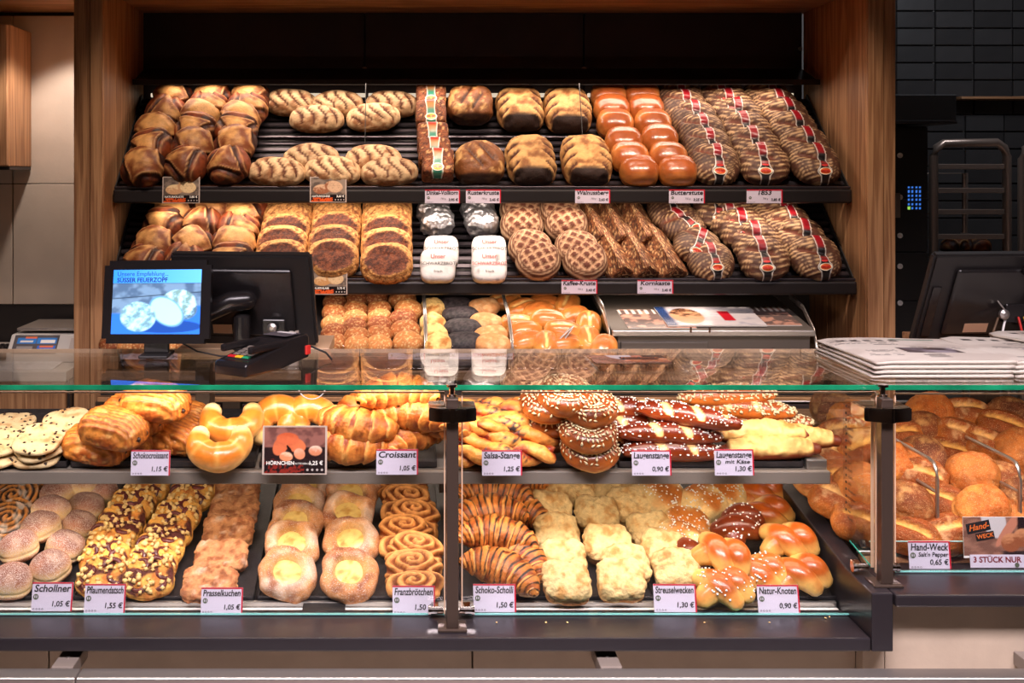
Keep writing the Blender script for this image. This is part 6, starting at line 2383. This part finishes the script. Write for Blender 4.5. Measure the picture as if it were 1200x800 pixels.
t2, h2 = till('till_monitor', 'large black till monitor seen from behind, beyond the newspapers', (PX(1162, 2.85) + 0.005, 2.84, 1.268), 5, 0.46, 0.262, 24, 1)
tube('arm', [(0.09, -0.12, 0.175), (0.03, -0.115, 0.20), (0.02, -0.11, 0.20)], 0.022, PLASTIC, t2, 14)
tube('arm', [(0.05, -0.115, 0.19), (0.20, -0.14, 0.145)], 0.024, PLASTIC, t2, 14)
lathe('pivot', [(0.024, 0.0), (0.024, 0.18), (0.016, 0.19)], PLASTICM, t2, 18).location = (0.08, -0.09, 0.0)
lathe('knob', [(0.013, 0), (0.013, 0.008), (0.005, 0.012)], STEEL, t2, 14, 'y').location = (-0.03, -0.075, 0.085)
box('hinge_block', -0.015, 0.04, -0.065, -0.02, 0.06, 0.11, PLASTIC, t2, 0.004)
for xx, col_, dx_ in ((-0.02, WHITE, -0.03), (0.015, INKR, 0.006), (0.03, plain('cable_yellow', S(196, 160, 40), 0.5), 0.02), (-0.04, plain('cable_brown', S(96, 72, 50), 0.5), -0.04)):
    tube('cable', [(xx, -0.07, 0.075), (xx + dx_ * 0.5, -0.08, 0.04), (xx + dx_, -0.085, 0.004)], 0.0030, col_, t2, 6)
tube('cable', [(-0.045, -0.06, 0.13), (-0.03, -0.07, 0.105), (-0.02, -0.075, 0.09)], 0.002, STEEL, t2, 6)
bd2 = thing('till_board', 'wooden board under the large till monitor by the newspapers', 'board', (PX(1162, 2.85), 2.86, 1.235))
box('board', -0.14, 0.36, -0.07, 0.2, 0, 0.030, OAKX, bd2, 0.003)
box('board_leg', 0.0, 0.04, 0.02, 0.10, -0.165, -0.001, BRONZE, bd2, 0.003)

# card reader
cr_ = thing('card_reader', 'black card reader with coloured keys lying on the glass top', 'card reader', (PX(308, 2.47), 2.48, 1.2665), (0, 0, math.radians(-33)))
cr_.scale = (1.12, 1.12, 1.2)
prism('housing', [(-0.10, 0.0), (-0.102, 0.020), (-0.096, 0.026), (0.02, 0.046), (0.03, 0.054), (0.095, 0.058), (0.10, 0.05), (0.10, 0.012), (0.0, 0.0)], -0.042, 0.042, PLASTIC, cr_, 0.004)
pd_ = box('keypad', -0.030, 0.030, -0.085, -0.01, 0, 0.003, PLASTICM, cr_, 0.001)
pd_.location = (0, 0, 0.0405)
pd_.rotation_euler = (0.17, 0, 0)
for r in range(4):
    for c in range(3):
        box('key', -0.026 + c * 0.019, -0.012 + c * 0.019, -0.064 + r * 0.014, -0.054 + r * 0.014, 0.0032, 0.0055, GREY, pd_, 0.001, 1)
for c, m_ in enumerate((plain('key_red', S(196, 30, 40), 0.4), plain('key_yellow', S(226, 180, 40), 0.4), plain('key_green', S(40, 150, 100), 0.4))):
    box('function_key', -0.027 + c * 0.019, -0.010 + c * 0.019, -0.080, -0.070, 0.0032, 0.006, m_, pd_, 0.001, 1)
box('display', -0.030, 0.030, 0.035, 0.085, 0.0585, 0.0595, plain('display_grey', S(96, 90, 96), 0.2), cr_)
box('label_strip', -0.022, 0.022, 0.070, 0.080, 0.0597, 0.0602, WHITE, cr_)
box('side_rail', 0.030, 0.0415, -0.085, 0.03, 0.040, 0.054, PLASTIC, cr_, 0.004)
box('side_rail', -0.0415, -0.030, -0.085, 0.03, 0.040, 0.054, PLASTIC, cr_, 0.004)
box('red_plug', 0.036, 0.046, 0.085, 0.100, 0.018, 0.036, INKR, cr_, 0.002)
tube('cable', [(0.0, 0.10, 0.025), (0.01, 0.13, 0.03), (0.04, 0.16, 0.012), (0.07, 0.14, 0.004)], 0.0022, PLASTICM, cr_, 6)
lp = thing('cable_loop', 'thin white cable looping below the glass top behind the front edge', 'cable', (PX(365, 2.33), 2.34, 1.255))
tt = np.linspace(0, math.pi, 16)
tube('cable', [(-0.030 * math.cos(t) , 0.0, -0.030 * math.sin(t)) for t in tt], 0.0015, WHITE, lp, 6)


# newspapers
def news(seed):
    def fn(u, v):
        P = uvp(u, v)
        n = fbm(P, 5, 2, seed)
        c = mixc(S(214, 206, 196), S(198, 188, 178), ss(n, -0.2, 0.4))
        rng = np.random.default_rng(seed)
        for k in range(9):
            x0, y0 = rng.uniform(0.03, 0.7), rng.uniform(0.03, 0.75)
            w_, h_ = rng.uniform(0.12, 0.28), rng.uniform(0.06, 0.2)
            ins = (u > x0) & (u < x0 + w_) & (v > y0) & (v < y0 + h_)
            ln = (np.sin(v * 120) > 0.0) & (fbm(P, 50, 1, seed + k) > -0.3)
            c = mixc(c, S(84, 78, 78), (ins & ln) * 0.85)
        a, b = rng.uniform(0.2, 0.4), rng.uniform(0.25, 0.45)
        pic = (u > a) & (u < a + 0.42) & (v > b) & (v < b + 0.24)
        c = mixc(c, mixc(S(70, 56, 54), S(150, 140, 150), ss(fbm(P, 6, 3, seed + 5), -0.2, 0.4)), pic * 1.0)
        c = mixc(c, S(56, 48, 48), (v > 0.84) & (v < 0.89) & (np.sin(u * 60) > -0.3) & (u > 0.1) & (u < 0.6))
        return mixc(c, S(176, 40, 50) if seed % 2 else S(40, 110, 90), (v > 0.90) & (v < 0.93) & (u > 0.55) & (u < 0.9))
    return fn


def newspaper(label, x, y, z, w_, d_, rz, seed, th=0.0085, group='newspapers'):
    r_ = thing('newspaper', label, 'newspaper', (x, y, z), (0, 0, rz), group)
    n = 20
    U, W = np.meshgrid(np.linspace(0, 1, n), np.linspace(0, 1, n), indexing='xy')
    zz = th + 0.002 * np.sin(U * 5 + seed) * W - 0.004 * ss(0.1 - U, 0, 0.1) + 0.0015 * np.cos(W * 4 + seed)
    V = np.stack([(U.ravel() - 0.5) * w_, (W.ravel() - 0.5) * d_, zz.ravel()], 1)
    B = V.copy()
    B[:, 2] = np.maximum(V[:, 2] - th, 0.0) + 0.0005
    idx = np.arange(n * n).reshape(n, n)
    top = np.stack([idx[:-1, :-1].ravel(), idx[:-1, 1:].ravel(), idx[1:, 1:].ravel(), idx[1:, :-1].ravel()], 1)
    ring = np.concatenate([idx[0, :], idx[1:, -1], idx[-1, -2::-1], idx[-2:0:-1, 0]])
    nx_ = np.roll(ring, -1)
    side = np.stack([ring + n * n, nx_ + n * n, nx_, ring], 1)
    Q = np.concatenate([top, top[:, ::-1] + n * n, side])
    ob('folded_pages', mesh('folded_pages', np.concatenate([V, B]), Q, plain('newsprint', S(206, 196, 184), 0.8) if 'newsprint' not in bpy.data.materials else bpy.data.materials['newsprint'], smooth=False), r_)
    k = 70
    U, W = np.meshgrid(np.linspace(0, 1, k), np.linspace(0, 1, k), indexing='xy')
    zz = th + 0.002 * np.sin(U * 5 + seed) * W - 0.004 * ss(0.1 - U, 0, 0.1) + 0.0015 * np.cos(W * 4 + seed) + 0.0006
    V = np.stack([(U.ravel() - 0.5) * w_ * 0.998, (W.ravel() - 0.5) * d_ * 0.998, zz.ravel()], 1)
    idx = np.arange(k * k).reshape(k, k)
    Q = np.stack([idx[:-1, :-1].ravel(), idx[:-1, 1:].ravel(), idx[1:, 1:].ravel(), idx[1:, :-1].ravel()], 1)
    ob('front_page', mesh('front_page', V, Q, PRINT, news(seed)(U.ravel(), W.ravel()), smooth=False), r_)
    return r_


for k in range(4):
    newspaper('newspaper in the pile beside the oak upright, %s' % ('lowest', 'second from the bottom', 'third from the bottom', 'topmost')[k], 1.185 + 0.003 * k, 2.525 + 0.002 * k, 1.2665 + 0.0092 * k, 0.31, 0.33, 0.02 * (k % 2), 3 + k)
for k in range(4):
    newspaper('newspaper in the pile before the large till monitor, %s' % ('lowest', 'second from the bottom', 'third from the bottom', 'topmost')[k], 1.515 - 0.003 * k, 2.52 + 0.003 * k, 1.2665 + 0.0092 * k, 0.33, 0.33, -0.015 * (k % 2) - 0.02, 11 + k)
newspaper('newspaper lying loose on top near the picture edge', 1.66, 2.62, 1.305, 0.3, 0.28, 0.3, 21)

# weighing scale, keyboard and paper on the side counter
ws = thing('weighing_scale', 'pale weighing scale with a blue key panel on the side counter', 'scale', (-1.14, 3.72, 1.0825))
prism('housing', [(-0.13, 0.0), (-0.13, 0.025), (-0.075, 0.085), (0.15, 0.085), (0.15, 0.0)], -0.175, 0.20, plain('scale_grey', S(206, 202, 198), 0.35), ws, 0.004)
box('platter', -0.165, 0.20, -0.055, 0.165, 0.094, 0.104, STEEL, ws, 0.003)
box('platter_stem', -0.03, 0.03, 0.02, 0.08, 0.084, 0.095, GREY, ws)


def keypanel(u, v):
    c = np.tile(S(92, 88, 92), (len(u), 1))
    for x0, x1, y0, y1, cc in ((0.08, 0.50, 0.55, 0.85, (60, 130, 210)), (0.14, 0.44, 0.60, 0.72, (226, 226, 226)), (0.52, 0.95, 0.55, 0.85, (60, 130, 210)), (0.6, 0.92, 0.58, 0.74, (232, 232, 232)), (0.25, 0.5, 0.82, 0.9, (226, 120, 80)), (0.55, 0.95, 0.10, 0.42, (70, 110, 200)), (0.6, 0.9, 0.12, 0.26, (236, 236, 236)), (0.6, 0.9, 0.34, 0.44, (220, 120, 90)), (0.1, 0.45, 0.12, 0.40, (150, 146, 146))):
        c = mixc(c, S(*cc), (u > x0) & (u < x1) & (v > y0) & (v < y1))
    return c


kp = printed('key_panel', 0.15, 0.074, 60, 30, keypanel, PRINTG, ws, (-0.085, -0.1035, 0.0562), (math.radians(47.5), 0, 0))
printed('display', 0.12, 0.05, 4, 4, lambda u, v: np.tile(S(196, 186, 180), (len(u), 1)), PRINTG, ws, (0.09, -0.1035, 0.0562), (math.radians(47.5), 0, 0))
kb = thing('keyboard', 'black keyboard on the side counter at the picture edge', 'keyboard', (-1.42, 3.70, 1.0825))
box('housing', -0.14, 0.085, -0.09, 0.09, 0, 0.022, PLASTICM, kb, 0.003)
for r in range(5):
    for c in range(11):
        box('key', -0.135 + c * 0.0195, -0.119 + c * 0.0195, -0.078 + r * 0.032, -0.053 + r * 0.032, 0.0225, 0.034, PLASTIC, kb, 0.003, 1)
pp = thing('paper_sheet', 'loose printed paper on the side counter before the scale', 'paper', (-1.27, 3.525, 1.0826), (0, 0, 0.05))
printed('sheet', 0.30, 0.15, 60, 40, lambda u, v: mixc(S(226, 222, 222), S(120, 116, 120), ((np.sin(v * 60) > 0.6) & (u > 0.25) & (u < 0.7) & (fbm(uvp(u, v), 40, 1, 3) > 0))), PRINT, pp, (0, 0, 0.0035))
box('sheet_stack', -0.15, 0.15, -0.075, 0.075, 0, 0.003, WHITE, pp)

# tongs in the bins
tg = thing('tongs', 'steel serving tongs lying on the golden rolls', 'tongs', (PX(658, 3.42), 3.43, 1.19))
for sx in (-1, 1):
    V, Q, s_, p_ = sweepdata([(-0.055 + sx * 0.012, 0.0, -0.075), (-0.02 + sx * 0.012, -0.005, -0.03), (0.025 + 0.004 * sx, 0.005, 0.02), (0.04, 0.01, 0.034)], 0.0055, 8, 0.4)
    ob('tong_arm', mesh('tong_arm', V, Q, STEEL), tg)
# brochure stand lying behind the glass top edge
br = thing('leaflet_stand', 'flat leaflet reading Hand-Weck under acrylic on the glass top', 'leaflet', (PX(745, 2.52), 2.53, 1.2665))
box('acrylic_plate', -0.10, 0.10, -0.10, 0.10, 0, 0.004, ACRYL, br, 0.001)
printed('leaflet', 0.18, 0.11, 60, 40, weck_pic, PRINTG, br, (-0.005, 0.04, 0.0052))
b3 = box('black_label', -0.045, 0.045, -0.013, 0.013, 0.006, 0.0064, INK, br)
b3.location = (0.02, 0.05, 0)
text('Hand-Weck', 0.018, INKO, b3, (0, 0, 0.0068), shear=0.3)

# ------------------------------------------------------------------ baking corner beyond the other upright
tw_ = thing('black_tower', 'tall black appliance tower with round locks beside the oak upright', 'appliance', (PX(1040, 4.0) + 0.02, 4.2, 0))
x1_ = PX(1087, 4.0) - (PX(1040, 4.0) + 0.02)
box('carcass', -0.3, x1_, -0.19, 0.4, 0, 1.885, BLACK, tw_, 0.002)
for z0, z1 in ((1.62, 1.88), (1.42, 1.617), (1.24, 1.417), (0.9, 1.237)):
    d_ = box('front', -0.3, x1_ - 0.002, -0.205, -0.191, z0, z1, PLASTICM, tw_, 0.002)
for py in (182, 231, 276, 312, 355):
    l_ = lathe('lock', [(0.010, 0), (0.010, 0.004), (0.006, 0.004), (0.004, 0.001)], WHITE, tw_, 16, 'y')
    l_.location = (PX(1055, 3.99) - tw_.location.x, -0.206, PZ(py, 3.99))
box('pale_strip', PX(1049, 3.99) - tw_.location.x, PX(1055, 3.99) - tw_.location.x, -0.212, -0.206, PZ(255, 3.99), PZ(226, 3.99), GREY, tw_, 0.001)


def ctl(u, v):
    c = np.tile(S(6, 8, 16), (len(u), 1))
    dots = (np.sin(u * 22) > 0.2) & (np.sin(v * 34) > 0.1)
    c = mixc(c, S(60, 120, 220), dots * 1.0)
    return mixc(c, S(150, 210, 90), (u < 0.2) & (v < 0.12))


printed('control_display', 0.05, 0.085, 24, 36, ctl, print_mat('control_screen', 0.3, 0.8), tw_, (PX(1072, 3.99) - tw_.location.x, -0.207, PZ(232, 3.99)), (math.radians(90), 0, 0))
hd = thing('extractor_box', 'black extractor box above the appliance tower', 'extractor', (PX(1048, 3.95), 4.2, PZ(145, 3.95)))
box('body', 0.0, PX(1121, 3.95) - PX(1048, 3.95), -0.25, 0.3, 0.0, 0.107, PLASTICM, hd, 0.003)
box('lip', 0.0, PX(1121, 3.95) - PX(1048, 3.95), -0.255, -0.251, 0.0, 0.012, BLACK, hd, 0.001)
# oven trolley
YT = 4.3
tr_ = thing('oven_trolley', 'tall metal oven trolley with rounded top frame before the tiles', 'trolley', (PX(1137, YT), YT, 0))
TRM = plain('trolley_steel', S(158, 138, 126), 0.35, 0.7)
hw = (1180 - 1094) / 2 * YT / F
zt_ = PZ(168, YT)
tube('top_frame', [(-hw, 0, 0.12), (-hw, 0, zt_ - 0.05), (-hw + 0.012, 0, zt_ - 0.018), (-hw + 0.04, 0, zt_), (hw - 0.04, 0, zt_ + 0.004), (hw - 0.012, 0, zt_ - 0.018), (hw, 0, zt_ - 0.05), (hw, 0, 0.12)], 0.017, TRM, tr_, 10)
tube('rear_frame', [(-hw, 0.32, 0.12), (-hw, 0.32, zt_ - 0.12), (hw, 0.32, zt_ - 0.12), (hw, 0.32, 0.12)], 0.012, TRM, tr_, 8)
for py in (195, 223, 248, 277, 300, 325):
    zz = PZ(py, YT)
    box('cross_bar', -hw + 0.012, hw - 0.012, -0.008, 0.008, zz - 0.010, zz + 0.010, TRM, tr_, 0.002)
    for sx in (-1, 1):
        box('runner', sx * (hw - 0.008) - 0.007, sx * (hw - 0.008) + 0.007, 0.0, 0.33, zz - 0.012, zz - 0.004, TRM, tr_, 0.001)
for sx in (-1, 1):
    for yy in (0.0, 0.32):
        lathe('caster', [(0.05, -0.015), (0.055, -0.008), (0.055, 0.008), (0.05, 0.015)], PLASTICM, tr_, 16, 'x').location = (sx * hw, yy, 0.056)
tr2 = thing('oven_trolley', 'second oven trolley half cut by the picture edge', 'trolley', (PX(1137, YT) + 2 * hw + 0.09, YT + 0.05, 0))
for yy in (0.0,):
    tube('top_frame', [(-hw, yy, 0.12), (-hw, yy, zt_ - 0.06), (-hw + 0.012, yy, zt_ - 0.022), (-hw + 0.04, yy, zt_), (hw, yy, zt_), (hw + 0.03, yy, zt_ - 0.05), (hw + 0.03, yy, 0.12)], 0.017, TRM, tr2, 10)
for py in (223, 250, 277, 300):
    box('cross_bar', -hw, hw, -0.008, 0.008, PZ(py, YT) - 0.01, PZ(py, YT) + 0.01, TRM, tr2, 0.002)
tt_ = thing('baking_tray', 'baking tray in the oven trolley under two dark loaves', 'tray', (PX(1137, YT), YT + 0.17, PZ(300, YT) - 0.003))
box('pan', -hw + 0.01, hw - 0.01, -0.16, 0.16, 0, 0.004, TRAYM, tt_)
for k, (px, lab) in enumerate(((1134, 'dark loaf on the trolley tray, nearer the appliance tower'), (1160, 'dark loaf on the trolley tray, nearer the picture edge'))):
    me_, ch_ = KIND['rustic']['var'][k]
    o_ = ob('rustic_loaf', me_, None, (PX(px, YT), YT + 0.10, PZ(300, YT) + 0.0015), (0, 0, k))
    o_.scale = (0.72, 0.72, 0.72)
    tag(o_, lab, 'bread', 'dark loaves in the trolley')

# lettering becomes plain mesh
for o in [q for q in COL.objects if q.type == 'FONT']:
    me_ = bpy.data.meshes.new_from_object(o)
    m_ = bpy.data.objects.new('lettering', me_)
    COL.objects.link(m_)
    m_.parent = o.parent
    m_.location, m_.rotation_euler, m_.scale = o.location, o.rotation_euler, o.scale
    mw = o.get('maxw')
    if mw and len(me_.vertices):
        xs_ = [v.co.x for v in me_.vertices]
        m_.scale.x = min(1.25, mw / (max(xs_) - min(xs_)))
    bpy.data.objects.remove(o)

rng_ = np.random.default_rng(5)
cp = np.array([(PX(a_, 2.26), 2.262, 0.7725) for a_ in (665, 826, 582, 640, 902)] + [(PX(970, 2.30), 2.29, 0.7725), (PX(964, 2.3), 2.285, 0.7725)])
cr2 = ob('bread_crumbs', scatter('bread_crumbs', cp, np.tile([0, 0, 1.0], (len(cp), 1)), 0.0035, M_STREU, 3, (1, 0.7, 0.5), 1.0))
tag(stuff(cr2), 'few pale crumbs on the black counter ledge', 'crumbs')
